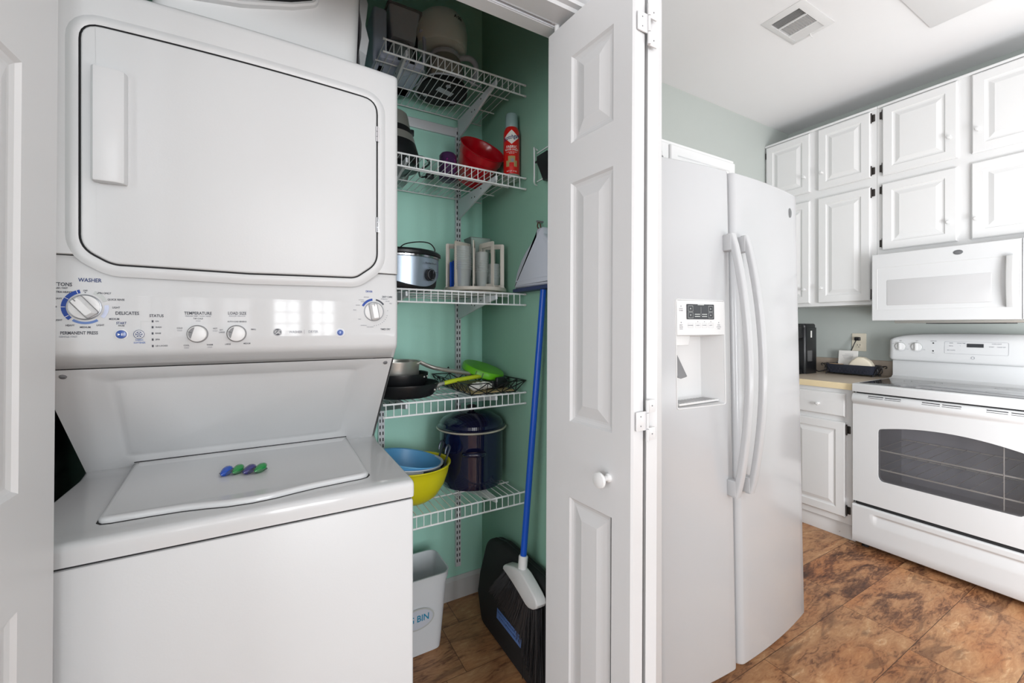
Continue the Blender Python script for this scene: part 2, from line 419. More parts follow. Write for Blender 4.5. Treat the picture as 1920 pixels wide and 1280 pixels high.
# closet front: header with door track, casing steps and the left return
b = MB(); b.box(-0.70, 0.79, 0.9126, 0.95, 2.03, CH); b.box(-0.70, 0.79, 0.856, 0.893, 2.031, CH); b.box(-0.70, 0.79, 0.893, 0.9126, 2.052, CH)
b.box(-1.6, -0.56, 0.835, 0.95, 0, CH); struct('wall_closet_front', b, PNT)
b = MB()
b.prism([(0.856, 2.031), (0.856, 2.10), (0.812, 2.10), (0.812, 2.060), (0.818, 2.052), (0.824, 2.048), (0.826, 2.040), (0.838, 2.038), (0.842, 2.031)], 'x', -0.62, 0.79, 0)
b.prism([(0.812, 2.07), (0.812, 2.10), (0.80, 2.10), (0.80, 2.078)], 'x', -0.62, 0.79, 0)
struct('trim_1', b, PNT, angle=20)
b = MB()       # bifold track: a channel with two lips, and the pivot block near the folded leaf
b.box(-0.55, 0.78, 0.8935, 0.8985, 2.031, 2.050); b.box(-0.55, 0.78, 0.9075, 0.9122, 2.031, 2.050)
t = struct('door_track', b, STEELW); t['kind'] = 'structure'
b = MB(); b.lathe([(0.007, 0), (0.007, 0.03), (0.003, 0.032), (0.003, 0.045)], (0.655, 0.903, 2.012), 12); b.box(0.64, 0.67, 0.8986, 0.9074, 2.036, 2.048)
pv = struct('door_guide', b, WHP, parent=t)
# baseboards of the closet
bb = [(0, 0), (0.013, 0), (0.013, 0.085), (0.008, 0.094), (0.004, 0.10), (0, 0.10)]
b = MB(); b.prism([(YC - a, z) for a, z in bb], 'x', -0.58, 0.876, 0); struct('baseboard_closet_back', b, PNT, angle=20)
b = MB(); b.prism([(0.876 - a, z) for a, z in bb], 'y', 0.951, YC - 0.013, 0); struct('baseboard_closet_right', b, PNT, angle=20)
# rear wall of the room (behind the camera) with two glazed windows
b = MB()
for x0, x1, z0, z1 in ((-1.35, -1.08, 0, CH), (-0.08, 0.12, 0, CH), (1.12, 1.4, 0, CH), (-1.08, -0.08, 0, 0.33), (0.12, 1.12, 0, 0.33), (-1.08, -0.08, 2.37, CH), (0.12, 1.12, 2.37, CH)):
    b.box(x0, x1, -2.84, -2.72, z0, z1)
struct('wall_rear', b, SAGE)
for k, xc in enumerate((-0.58, 0.62)):
    b = MB()
    for a in (-0.47, 0.47): b.box(xc + a - 0.03, xc + a + 0.03, -2.80, -2.70, 0.33, 2.37)
    for z in (0.36, 2.34): b.box(xc - 0.44, xc + 0.44, -2.80, -2.70, z - 0.03, z + 0.03)
    b.box(xc - 0.085, xc + 0.085, -2.80, -2.70, 0.35, 2.35)
    for a in (-0.262, 0.262): b.box(xc + a - 0.014, xc + a + 0.014, -2.775, -2.745, 0.38, 2.32)
    for z in (0.75, 1.12, 1.49, 1.86): b.box(xc - 0.44, xc + 0.44, -2.774, -2.746, z - 0.014, z + 0.014)
    wf = struct('window_%d' % (k + 1), b, PNT)
    b = MB(); b.box(xc - 0.44, xc + 0.44, -2.762, -2.758, 0.36, 2.34); struct('window_pane', b, WGL, parent=wf)
b = MB(); b.box(-2.5, -2.46, -2.3, -2.22, 0, CH); b.box(-2.5, -2.46, -0.48, 0.95, 0, CH); b.box(-2.5, -2.46, -2.22, -0.48, 0, 0.58); b.box(-2.5, -2.46, -2.22, -0.48, 2.32, CH); struct('wall_left', b, SAGE)
# attic hatch panel in the ceiling
b = MB(); b.box(2.25, 2.873, 0.15, 0.79, CH - 0.010, CH, 0.002); struct('trim_2', b, CEIL)

# ================================================================== BIFOLD DOORS
def M4(O, U, V, W):
    return Matrix(((U[0], V[0], W[0], O[0]), (U[1], V[1], W[1], O[1]), (U[2], V[2], W[2], O[2]), (0, 0, 0, 1)))
LV = [(0, 0), (0.005, -0.005), (0.012, -0.0075), (0.017, -0.0075), (0.044, -0.001)]
DT = 0.034
def leaf(name, far, dirv, L, T, W, parent, panels, z0=0.012, z1=2.012, lean=0.0):
    """u runs from the far end towards the near end, w is the face normal"""
    U = Vector((dirv[0], dirv[1], 0)).normalized(); Wv = Vector((W[0], W[1], 0)).normalized(); Vv = Vector((lean, 0, 1)).normalized()
    b = MB(); b.M = M4((far[0], far[1], z0), U, Vv, Wv) @ Matrix.Translation((0, 0, -T))
    b.slab(L, z1 - z0, T, [(p0, p1, a - z0, c - z0) for p0, p1, a, c in panels], LV)
    return struct(name, b, PNT, parent=parent, angle=12)
PA = [(0.094, 0.232, 1.695, 1.909), (0.094, 0.232, 1.011, 1.596), (0.092, 0.230, 0.18, 0.826)]
e = bpy.data.objects.new('door_2', None); COL.objects.link(e); e['kind'] = 'structure'
LEAN = 0.006
dA = (0.068, -0.998)
lA = leaf('door_leaf', (0.628, 0.924), dA, 0.288, DT, (-0.998, -0.068), e, PA, lean=LEAN)
lB = leaf('door_leaf', (0.758, 0.913), (-0.094, -0.9956), 0.272, DT, (0.9956, -0.094), e, [(0.05, 0.19, 1.695, 1.909), (0.05, 0.19, 1.011, 1.596), (0.05, 0.19, 0.18, 0.826)], lean=LEAN)
def near(u, w_, z): # point on leaf A: u from the far end, w_ outwards from its room face
    return Vector((0.628 + dA[0] * u - 0.998 * w_ + LEAN * z, 0.924 + dA[1] * u - 0.068 * w_, z))
b = MB()
Wd = Vector((-0.998, -0.068, 0)); Ud = Vector((dA[0], dA[1], 0))
rings = []
for r, h in ((0.010, 0), (0.010, 0.004), (0.006, 0.008), (0.006, 0.016), (0.013, 0.022), (0.0175, 0.028), (0.0165, 0.033), (0.009, 0.036)):
    rings.append([near(0.223, h, 0.911) + Ud * r * math.cos(2 * PI * i / 24) + Vector((0, 0, r * math.sin(2 * PI * i / 24))) for i in range(24)])
b.loft(rings); struct('door_knob', b, WHP, parent=lA)
for zc in (1.885, 1.045, 0.30):
    b = MB(); y0 = 0.6335
    xa = 0.651 + LEAN * zc; xk = xa + 0.0352
    b.prism(rrect(xa + 0.004, xk + 0.003, zc - 0.020, zc + 0.020, 0.003), 'y', y0 + 0.002, y0 - 0.001, 0.0006)
    b.prism(rrect(xk, xk + 0.026, zc - 0.043, zc - 0.016, 0.002), 'y', y0 + 0.003, y0 - 0.0007, 0.0005)
    b.prism(rrect(xk, xk + 0.026, zc + 0.016, zc + 0.043, 0.002), 'y', y0 + 0.003, y0 - 0.0007, 0.0005)
    for za, zb in ((-0.043, -0.018), (-0.016, 0.016), (0.018, 0.043)): b.tube([(xk, y0 - 0.002, zc + za), (xk, y0 - 0.002, zc + zb)], 0.0035, 10)
    b.m = 1
    for dx, dz in ((-0.018, 0.010), (-0.018, -0.010), (0.016, 0.030), (0.016, -0.030)):
        b.lathe([(0.0017, 0), (0.0012, 0.0005)], (0, 0, 0), 8) if False else b.prism(circle(xk + dx, zc + dz, 0.0016, 8), 'y', y0, y0 - 0.0014)
    struct('door_hinge', b, [PNT, GRYM], parent=lA)
e1 = bpy.data.objects.new('door_1', None); COL.objects.link(e1); e1['kind'] = 'structure'
dL = (-0.034, -0.999)
leaf('door_leaf', (-0.2950, 0.925), dL, 0.30, DT, (0.999, -0.034), e1, [(0.103, 0.250, 1.695, 1.909), (0.103, 0.250, 1.02, 1.60), (0.103, 0.250, 0.18, 0.862)], lean=LEAN)
leaf('door_leaf', (-0.42, 0.925), (0.06, -0.998), 0.30, DT, (-0.998, -0.06), e1, [(0.05, 0.19, 1.695, 1.909), (0.05, 0.19, 1.011, 1.596), (0.05, 0.19, 0.18, 0.826)], lean=LEAN)

# ================================================================== STACKED WASHER AND DRYER
XL, XRt = -0.391, 0.295; XM = (XL + XRt) / 2; HW = (XRt - XL) / 2
def bow(x, k=0.018): u = (x - XM) / HW; return -k * (1 - u * u)
def bfn(x, y, z): return (x, y + bow(x), z)
def bowed_plate(mb, P, y_back, y_front, r, K=28, seg=3, fn=bfn, cap0=False):
    """front-facing plate with a convex outline P in (x, z), bent by fn"""
    xs0, xs1 = min(p[0] for p in P), max(p[0] for p in P); cols = []
    def span(x):
        zs = []
        n = len(P)
        for i in range(n):
            a, c = P[i], P[(i + 1) % n]
            if (a[0] - x) * (c[0] - x) <= 1e-12 and abs(a[0] - c[0]) > 1e-9:
                t = (x - a[0]) / (c[0] - a[0]); zs.append(a[1] + t * (c[1] - a[1]))
            elif abs(a[0] - c[0]) <= 1e-9 and abs(a[0] - x) < 1e-6: zs += [a[1], c[1]]
        return min(zs), max(zs)
    S = sorted(set([round(xs0 + 1e-6 + (xs1 - xs0 - 2e-6) * i / K, 6) for i in range(K + 1)] + [round(min(max(p[0], xs0 + 1e-6), xs1 - 1e-6), 6) for p in P]))
    lo = []; hi = []
    for x in S:
        a, c = span(x); lo.append((x, a)); hi.append((x, c))
    ring2 = lo + hi[::-1]; n = len(S)
    st = [(y_back, 0), (y_front + r, 0)] + [(y_front + r * (1 - math.sin(PI / 2 * k / seg)), r * (1 - math.cos(PI / 2 * k / seg))) for k in range(1, seg + 1)]
    rings = []
    for y, i in st:
        Q = offset_poly(ring2, i) if i else ring2
        rings.append([fn(a, y, c) for a, c in Q])
    R = mb.loft(rings, cap0, False)[-1]
    for i in range(n - 1): mb.f([R[i], R[i + 1], R[2 * n - 2 - i], R[2 * n - 1 - i]])
WD = thing('stacked_washer_dryer', 'tall white stacked washer and dryer filling the left of the closet', 'washer dryer', (XM, 1.36, 0))
# washer cabinet
b = MB(); b.box(XL, XRt + 0.002, 0.987, 1.74, 0.012, 0.8355, 0.006); b.m = 1; b.box(XL + 0.004, XRt - 0.003, 0.991, 1.73, 0.8355, 0.841)
b.m = 0
for fx in (XL + 0.05, XRt - 0.05):
    for fy in (1.04, 1.69): b.lathe([(0.02, 0), (0.02, 0.013)], (fx, fy, 0), 12)
part('washer_cabinet', b, [WH, GAPD], WD)
b = MB()      # washer top, its front edge rolled over
prof = [(0.984, 0.841), (0.984, 0.866), (0.9855, 0.872), (0.990, 0.877), (0.998, 0.879), (1.03, 0.8795), (1.375, 0.8795), (1.40, 0.884), (1.42, 0.890), (1.74, 0.890), (1.74, 0.841)]
b.prism(prof, 'x', XL, XRt + 0.004, 0.007, 3); part('washer_top', b, WTOP, WD, angle=50)
# lid
lidp = [(-0.297, 1.405), (-0.275, 1.062), (-0.268, 1.053), (-0.255, 1.050), (-0.20, 1.049), (-0.15, 1.046), (-0.11, 1.038), (-0.075, 1.028), (-0.03, 1.024), (0.01, 1.028), (0.05, 1.038), (0.09, 1.046), (0.15, 1.052), (0.19, 1.055), (0.203, 1.060), (0.210, 1.072), (0.209, 1.405)]
b = MB(); gp = offset_poly(lidp, -0.0035)
b.prism(gp, 'z', 0.8792, 0.8801); part('lid_gap', b, GAPD, WD, 'dark gap around the lid')
b = MB()
def lidz(x, y, z): return (x, y, z + (0.0 if y < 1.375 else (y - 1.375) * 0.30))
def ringat(P, i, z): return [lidz(a, c, z) for a, c in (offset_poly(P, i) if i else P)]
def dens(P, m=0.03):
    out = []
    for i in range(len(P)):
        a, c = P[i], P[(i + 1) % len(P)]; k = max(1, int(math.hypot(c[0] - a[0], c[1] - a[1]) / m))
        for j in range(k): out.append((a[0] + (c[0] - a[0]) * j / k, a[1] + (c[1] - a[1]) * j / k))
    return out
lp = dens(lidp[:1], 1) if False else lidp
b.loft([ringat(lp, 0, 0.8802), ringat(lp, -0.0005, 0.886), ringat(lp, 0.002, 0.8895), ringat(lp, 0.006, 0.8908), ringat(lp, 0.011, 0.8906), ringat(lp, 0.017, 0.8893)], cap1=False)
rg = [b.v(p) for p in ringat(lp, 0.017, 0.8893)]; b.f(rg)
part('lid', b, WTOP, WD, angle=60)
b = MB(); b.prism([(1.379, 0.8905), (1.384, 0.8955), (1.405, 0.9005), (1.405, 0.885), (1.379, 0.885)], 'x', -0.286, 0.203, 0.001); part('lid_hinge_strip', b, WH, WD)
b = MB(); b.rod((-0.296, 1.4003, 0.9008), (0.208, 1.4003, 0.9008), 0.0012, 6); part('hinge_gap', b, GAPD, WD, 'thin dark gap behind the lid')
# slanted recess panel with embossed field
def sl(u, v, w_=0): # u along x, v from top (0) to bottom (1)
    return Vector((u, 1.160 + 0.258 * v, 1.158 - 0.275 * v)) + Vector((0, -0.729, -0.684)) * w_
b = MB()
F = [[(XL + 0.002, 0), (XRt, 0), (XRt, 1), (XL + 0.002, 1)], [(-0.300, 0.085), (0.212, 0.085), (0.200, 0.90), (-0.318, 0.90)]]
def insq(q, d): cx = sum(p[0] for p in q) / 4; return offset_poly(q, d)
inner = [(-0.300, 0.085), (0.212, 0.085), (0.200, 0.90), (-0.318, 0.90)]
def slr(pts, w_): return [sl(a, c, w_) for a, c in pts]
def rq(k, j): # rounded quad, k shrink in metres
    q = [(-0.300 + k, 0.085 + k / .377, ), (0.212 - k, 0.085 + k / .377), (0.200 - k, 0.90 - k / .377), (-0.318 + k, 0.90 - k / .377)]
    return fillet([(a, c, 0.03) for a, c in q], 4)
outer = []
R0 = rq(0, 0)
for (a, c) in R0:
    cx, cz = -0.05, 0.5; dx, dz = a - cx, c - cz
    s_ = min(((XRt - cx) / dx) if dx > 0 else ((XL + 0.002 - cx) / dx), ((1 - cz) / dz) if dz > 0 else ((0 - cz) / dz)); outer.append((cx + dx * s_, cz + dz * s_))
b.loft([slr(outer, 0), slr(R0, 0), slr(rq(0.006, 0), -0.0035), slr(rq(0.014, 0), -0.0045), slr(rq(0.022, 0), -0.0015)], cap0=False)
# fill the four corners of the panel
for cxn in ((XL + 0.002, 0), (XRt, 0), (XRt, 1), (XL + 0.002, 1)):
    near_ = sorted(outer, key=lambda p: (p[0] - cxn[0]) ** 2 + ((p[1] - cxn[1]) * .37) ** 2)
    on_v = [p for p in outer if abs(p[0] - cxn[0]) < 1e-5]; on_h = [p for p in outer if abs(p[1] - cxn[1]) < 1e-5]
    if on_v and on_h:
        pv_ = min(on_v, key=lambda p: abs(p[1] - cxn[1])); ph = min(on_h, key=lambda p: abs(p[0] - cxn[0]))
        b.poly([sl(*pv_), sl(*cxn), sl(*ph)])
b.box(XL + 0.002, XRt, 1.43, 1.74, 0.885, 1.16)
for xx in (XL + 0.002, XRt): b.poly([(xx, 1.162, 1.158), (xx, 1.74, 1.158), (xx, 1.74, 0.885), (xx, 1.418, 0.883)])
part('recess_panel', b, WH, WD, angle=30)
for sx_, v_ in ((-0.356, 0.05), (0.274, 0.045)):
    b = MB(); c0 = sl(sx_, v_); nn = Vector((0, -0.729, -0.684)); uu = Vector((1, 0, 0)); vv = nn.cross(uu)
    b.loft([[c0 + nn * h + (uu * math.cos(a) + vv * math.sin(a)) * r for a in [2 * PI * i / 16 for i in range(16)]] for r, h in ((0.006, 0), (0.0055, 0.002), (0.003, 0.003))])
    b.m = 1; b.poly([c0 + nn * 0.0032 + uu * a + vv * c for a, c in ((-0.0035, -0.0006), (0.0035, -0.0006), (0.0035, 0.0006), (-0.0035, 0.0006))])
    part('screw', b, [GRYM, BLK], WD)
# dryer: control fascia, upper cabinet
def front_body(z0, z1, yf, y_back, top_r, bot, x0=XL, x1=XRt, er=0.012, K=24):
    """bowed box: profile in (y, z) swept in x, rounded at the side edges"""
    b = MB(); rings = []
    base = fillet([(yf, z0, bot), (yf, z1, top_r), (y_back, z1, 0.002), (y_back, z0, 0.002)], 6)
    st = [(x0 + er * (1 - math.cos(PI / 2 * k / 4)), er * (1 - math.sin(PI / 2 * k / 4))) for k in range(5)]
    mids = [x0 + er + (x1 - x0 - 2 * er) * i / K for i in range(1, K)]
    en = [(x1 - er * (1 - math.sin(PI / 2 * k / 4)), er * (1 - math.cos(PI / 2 * k / 4))) for k in range(5)]
    for x, i in st + [(m_, 0) for m_ in mids] + en:
        rings.append([(x, y + (bow(x) + i if y < yf + 0.04 else 0), z) for y, z in base])
    b.loft(rings); return b
b = front_body(1.3815, 1.905, 1.115, 1.74, 0.016, 0.002); part('dryer_cabinet', b, WH, WD)
b = MB(); rings = []
fas = [(1.1255, 1.3795), (1.1178, 1.3100), (1.1172, 1.3060), (1.1170, 1.3040), (1.1174, 1.2250), (1.1176, 1.2230), (1.1195, 1.200), (1.124, 1.190), (1.132, 1.184), (1.160, 1.160), (1.74, 1.160), (1.74, 1.3795)]
er = 0.010
for x, i in [(XL + er * (1 - math.cos(PI / 2 * k / 4)), er * (1 - math.sin(PI / 2 * k / 4))) for k in range(5)] + [(XL + er + (2 * HW - 2 * er) * k / 24, 0) for k in range(1, 24)] + [(XRt - er * (1 - math.sin(PI / 2 * k / 4)), er * (1 - math.cos(PI / 2 * k / 4))) for k in range(5)]:
    rings.append([(x, y + ((bow(x) + i) if y < 1.14 else (i * .5 if y < 1.2 else 0)), z) for y, z in fas])
b.loft(rings); b.m = 1; b.box(XL + 0.004, XRt - 0.004, 1.13, 1.70, 1.3794, 1.3817)
part('control_panel', b, [FASC, GAPD], WD, angle=40)
# dryer door
dp = fillet([(-0.311, 1.822, 0.030), (-0.311, 1.395, 0.045), (-0.265, 1.366, 0.05), (-0.04, 1.3615, 0), (0.185, 1.366, 0.04), (0.237, 1.405, 0.05), (0.237, 1.818, 0.034)], 6)
b = MB(); bowed_plate(b, offset_poly(dp, -0.0032), 1.112, 1.1142, 0.0005); part('door_gap_shade', b, GAPD, WD, 'thin dark plate drawn as the shaded gap around the dryer door')  # dark plate in place of the shaded groove, not a real gasket
b = MB(); ringP = offset_poly(dp, -0.018)
rr0 = dens(offset_poly(dp, -0.020), 0.04); rr1 = dens(offset_poly(dp, -0.020), 0.04)
def bz(P, y): return [bfn(a, y, c) for a, c in P]
o0 = dens(dp, 0.03); oo = lambda d: offset_poly(o0, -d)
b.loft([bz(oo(0.024), 1.1155), bz(oo(0.018), 1.1125), bz(oo(0.012), 1.1105), bz(oo(0.007), 1.1105), bz(oo(0.0034), 1.1125), bz(oo(0.0034), 1.1160)], False, False)
part('door_bezel', b, WH, WD, angle=60)
b = MB(); bowed_plate(b, dp, 1.114, 1.1095, 0.004); dd = part('dryer_door', b, WH, WD, angle=50)
b = MB(); yb = 1.1095
hx0, hx1 = -0.291, -0.241
for_ = [(hx0, 0), (hx0 + 0.001, -0.020), (hx0 + 0.006, -0.024), (hx1 - 0.014, -0.021), (hx1 - 0.004, -0.013), (hx1, -0.004), (hx1, 0.001), (hx0 + 0.02, 0.001), (hx0 + 0.016, -0.006), (hx0 + 0.006, -0.010)]
for_ = [(hx0, -0.004), (hx0, -0.020), (hx0 + 0.004, -0.0235), (hx1 - 0.014, -0.0215), (hx1 - 0.003, -0.015), (hx1, -0.006), (hx1, 0.002), (hx0 + 0.006, 0.002), (hx0 + 0.005, -0.002)]
b.prism([(a, yb + bow(a) + c) for a, c in for_], 'z', 1.519, 1.737, 0.004, 2)
b.m = 1; b.box(hx0 + 0.002, hx0 + 0.008, yb + bow(hx0) - 0.0165, yb + bow(hx0) + 0.001, 1.524, 1.732)
part('door_handle', b, [WH, GRYM], dd)
for z in (1.7325, 1.502):
    b = MB(); x = 0.2372; y = 1.1100 + bow(x)
    for a, c in ((-0.019, -0.007), (-0.006, 0.006), (0.007, 0.019)): b.tube([(x, y - 0.002, z + a), (x, y - 0.002, z + c)], 0.0028, 8)
    b.box(x - 0.001, x + 0.006, y - 0.001, y + 0.002, z - 0.018, z + 0.018); part('door_hinge', b, CHR, dd, 'small metal hinge')

# ---- lettering and controls on the fascia
YF = 1.118
def ysf(z):
    F_ = [(1.3795, 1.1255), (1.3100, 1.1178), (1.3060, 1.1172), (1.3040, 1.1170), (1.2250, 1.1174), (1.2230, 1.1176), (1.200, 1.1195), (1.19, 1.124)]
    for (z1, y1), (z0, y0) in zip(F_, F_[1:]):
        if z >= z0: return y0 + (y1 - y0) * (z - z0) / (z1 - z0)
    return 1.124
def pf(x, z, o=0.0006): return (x, ysf(z) + bow(x) - o, z)
def txt(b, s, x, z, size, align="CENTER", sx=0.82): b.text(s, size * 0.76, lambda u, v: pf(x + u, z + v), align, sx)
b = MB()
b.m = 0   # navy
txt(b, 'WASHER', -0.300, 1.333, 0.0135); txt(b, 'START', -0.253, 1.2505, 0.0085)
b.m = 1   # dark
txt(b, 'COTTONS', -0.325, 1.3235, 0.0128, 'RIGHT'); txt(b, 'REGULAR / FAST', -0.331, 1.3165, 0.0058, 'RIGHT')
txt(b, 'EXTRA HEAVY', -0.3245, 1.309, 0.0068, 'RIGHT'); txt(b, 'HEAVY', -0.3385, 1.2965, 0.0062, 'RIGHT'); txt(b, 'MEDIUM', -0.346, 1.281, 0.0062, 'RIGHT'); txt(b, 'LIGHT', -0.338, 1.256, 0.0062, 'RIGHT')
txt(b, 'OFF', -0.306, 1.3125, 0.006); txt(b, 'SPIN ONLY', -0.2895, 1.3085, 0.0068, 'LEFT'); txt(b, 'QUICK RINSE', -0.2735, 1.2965, 0.0068, 'LEFT')
txt(b, 'LIGHT', -0.2665, 1.281, 0.0066, 'LEFT'); txt(b, 'DELICATES', -0.262, 1.270, 0.0118, 'LEFT'); txt(b, 'MEDIUM', -0.2715, 1.2585, 0.0066, 'LEFT')
txt(b, 'HEAVY', -0.3275, 1.246, 0.0066); txt(b, 'MEDIUM', -0.306, 1.2425, 0.0066); txt(b, 'LIGHT', -0.284, 1.2465, 0.0066)
txt(b, 'PERMANENT PRESS', -0.3145, 1.2315, 0.0112, sx=0.74); txt(b, 'PAUSE', -0.253, 1.2455, 0.0055)
txt(b, 'STATUS', -0.1985, 1.2655, 0.0105)
for s_, z in (('ON', 1.2545), ('WASH', 1.2425), ('RINSE', 1.2300), ('SPIN', 1.2175), ('LID LOCKED', 1.2045)): txt(b, s_, -0.2005, z, 0.0056, 'LEFT')
txt(b, 'TEMPERATURE', -0.130, 1.2715, 0.0115); txt(b, 'LOAD SIZE', -0.061, 1.2725, 0.0112)
txt(b, 'EXT.', -0.086, 1.2365, 0.0052, 'RIGHT'); txt(b, 'LARGE', -0.0835, 1.2315, 0.0056, 'RIGHT')
for s_, x, z in (('LARGE', -0.078, 1.2055), ('MEDIUM', -0.043, 1.2065), ('SMALL', -0.0305, 1.2375), ('AUTO-LOAD SENSING', -0.061, 1.2545), ('TAP COLD', -0.130, 1.2605), ('COOL', -0.150, 1.2045), ('WARM', -0.110, 1.2050), ('HOT', -0.1005, 1.2395), ('COLD', -0.161, 1.2405)): txt(b, s_, x, z, 0.0056)
txt(b, 'EASY CARE', 0.2660, 1.3205, 0.0085); txt(b, 'TIMED DRY', 0.2610, 1.2365, 0.0082)
b.m = 2   # soft grey
txt(b, 'GENTLE / FAST', -0.330, 1.2245, 0.0062); txt(b, 'PRESOAK TEMP / WASH / RINSE', -0.130, 1.2655, 0.0050); txt(b, 'REGULAR / DELICATE', -0.061, 1.2665, 0.0050)
for s_, x, z in (('COLD', -0.150, 1.1995), ('COLD', -0.110, 1.2000), ('COLD', -0.1005, 1.2345), ('COLD', -0.161, 1.2355), ('COLD', -0.130, 1.2555)): txt(b, s_, x, z, 0.0048)
txt(b, 'WASHER', 0.053, 1.2310, 0.0110); txt(b, 'DRYER', 0.090, 1.2315, 0.0110)
b.patch([(0.0705, 1.2265), (0.0712, 1.2265), (0.0712, 1.2365), (0.0705, 1.2365)], lambda u, v: pf(u, v))
for s_, x, z in (('MORE DRY', 0.213, 1.318), ('COTTONS', 0.2000, 1.3105), ('NORMAL', 0.204, 1.3060), ('LESS DRY', 0.192, 1.297), ('OPTIMUM DRY', 0.258, 1.3145), ('LESS DRY', 0.2665, 1.309), ('MORE', 0.1845, 1.285), ('60', 0.2665, 1.2845), ('TIMED', 0.196, 1.262), ('PRESS', 0.2745, 1.3035), ('DEWRINKLE', 0.206, 1.2465), ('COOL DOWN', 0.222, 1.2425)): txt(b, s_, x, z, 0.0042)
for k in range(9):
    a = math.radians(-88 + 9 * k); x, z = 0.2310 + 0.0355 * math.cos(a), 1.282 + 0.036 * math.sin(a)
    b.patch([(x - 0.0012, z - 0.0007), (x + 0.0012, z - 0.0007), (x + 0.0012, z + 0.0007), (x - 0.0012, z + 0.0007)], lambda u, v: pf(u, v))
b.m = 3   # blue ink
txt(b, 'DRYER', 0.2200, 1.3325, 0.0090); b.arcband(-0.306, 1.281, 0.0275, 0.0345, 104, 226, pf); b.arcband(0.2310, 1.282, 0.0275, 0.0330, 96, 154, pf)
b.m = 4; b.arcband(-0.306, 1.281, 0.0280, 0.0325, 234, 306, pf); txt(b, 'FABRIC', -0.2255, 1.2170, 0.0062); txt(b, 'SOFTENER', -0.2255, 1.2115, 0.0062)
b.m = 5; b.arcband(-0.306, 1.281, 0.0280, 0.0345, -38, 8, pf)
b.m = 6; b.arcband(-0.306, 1.281, 0.0280, 0.0345, 22, 66, pf)
b.m = 7
for a in (112, 148, 180, 214): b.patch([(-0.306 + r * math.cos(math.radians(a + d)), 1.281 + r * math.sin(math.radians(a + d))) for r, d in ((0.028, -0.9), (0.0345, -0.7), (0.0345, 0.7), (0.028, 0.9))], lambda u, v: pf(u, v, 0.0009))
b.m = 1
b.patch([(-0.307, 1.3085), (-0.305, 1.3085), (-0.305, 1.3100), (-0.307, 1.3100)], lambda u, v: pf(u, v)); b.arcband(0.2310, 1.282, 0.0285, 0.0325, 36, 80, pf)
for z in (1.2545, 1.2425, 1.2300, 1.2175, 1.2045): b.patch([(-0.2062, z - 0.0022), (-0.2034, z - 0.0022), (-0.2034, z + 0.0022), (-0.2062, z + 0.0022)], lambda u, v: pf(u, v))
b.m = 6; b.patch([(-0.2235, 1.2385), (-0.2231, 1.2385), (-0.2231, 1.2545), (-0.2235, 1.2545)], lambda u, v: pf(u, v)); b.patch([(-0.2231, 1.2541), (-0.208, 1.2541), (-0.208, 1.2545), (-0.2231, 1.2545)], lambda u, v: pf(u, v))
for mbp, nm_ in zip(split(b, lambda c: sum(c.x > q for q in (-0.2395, -0.168, -0.0945, -0.020, 0.155))), ('washer_dial_print', 'status_print', 'temperature_print', 'load_size_print', 'brand_print', 'dryer_dial_print')):
    part(nm_, mbp, [INKN, INKD, INKS, INKB, INKM, INKL, INKG, WINK], WD)
def disc(b, x, z, r, h0, h1, n=32, rr=0.0008): b.prism(circle(x, z, r, n), 'y', YF + bow(x) - h0, YF + bow(x) - h1, rr, 2, r0=0)
def big_dial(name, x, z, r, ang, label):
    b = MB(); b.m = 1; disc(b, x, z, r, 0, 0.004); b.m = 0; disc(b, x, z, r - 0.0022, 0.004, 0.0055)
    ca, sa = math.cos(math.radians(ang)), math.sin(math.radians(ang))
    def rt(u, v): return (x + u * ca - v * sa, z + u * sa + v * ca)
    b.m = 2; b.prism([rt(*p) for p in rrect(-r * .86, r * .86, -r * .44, r * .44, 0.004)], 'y', YF + bow(x) - 0.004, YF + bow(x) - 0.008, 0)
    b.m = 0; P0 = rrect(-r * .84, r * .84, -r * .40, r * .40, 0.004); y0 = YF + bow(x)
    b.loft([[(rt(*p)[0], y0 - 0.008, rt(*p)[1]) for p in P0], [(rt(p[0] * .9, p[1] * .72)[0], y0 - 0.020, rt(p[0] * .9, p[1] * .72)[1]) for p in P0], [(rt(p[0] * .82, p[1] * .6)[0], y0 - 0.0225, rt(p[0] * .82, p[1] * .6)[1]) for p in P0]])
    b.m = 2; b.patch([rt(r * .78, -.0009), rt(r * .52, -.0009), rt(r * .52, .0009), rt(r * .78, .0009)], lambda u, v: (u, y0 - 0.0228, v))
    return part(name, b, [WHP, RING, GRYM], WD, label)
big_dial('cycle_dial', -0.306, 1.281, 0.0245, 128, 'large white washer dial with chrome rim')
big_dial('timer_dial', 0.2310, 1.282, 0.0245, 100, 'large white dryer dial with chrome rim')
for x, nm in ((-0.131, 'temperature_knob'), (-0.062, 'load_size_knob')):
    b = MB(); b.m = 1; disc(b, x, 1.2285, 0.0185, 0, 0.003); b.m = 0; disc(b, x, 1.2285, 0.0165, 0.003, 0.0125, rr=0.0022)
    b.m = 1; y0 = YF + bow(x) - 0.0127; b.patch([(x + 0.0145 * math.cos(math.radians(a)), 1.2285 + 0.0145 * math.sin(math.radians(a))) for a in range(105, 226, 12)], lambda u, v: (u, y0, v))
    b.m = 2; b.patch([(x - 0.0145, 1.2325), (x - 0.0085, 1.2308), (x - 0.0085, 1.2318), (x - 0.0145, 1.2335)], lambda u, v: (u, y0 - 0.0003, v))
    part(nm, b, [WHP, GRYM, BLK], WD)
b = MB(); b.m = 1; disc(b, -0.253, 1.2285, 0.0105, 0, 0.0015); b.m = 0; disc(b, -0.253, 1.2285, 0.0083, 0.0015, 0.005, rr=0.0015)
b.m = 2; b.patch([(-0.2575, 1.2262), (-0.2575, 1.2308), (-0.2535, 1.2285)], lambda u, v: pf(u, v, 0.0054))
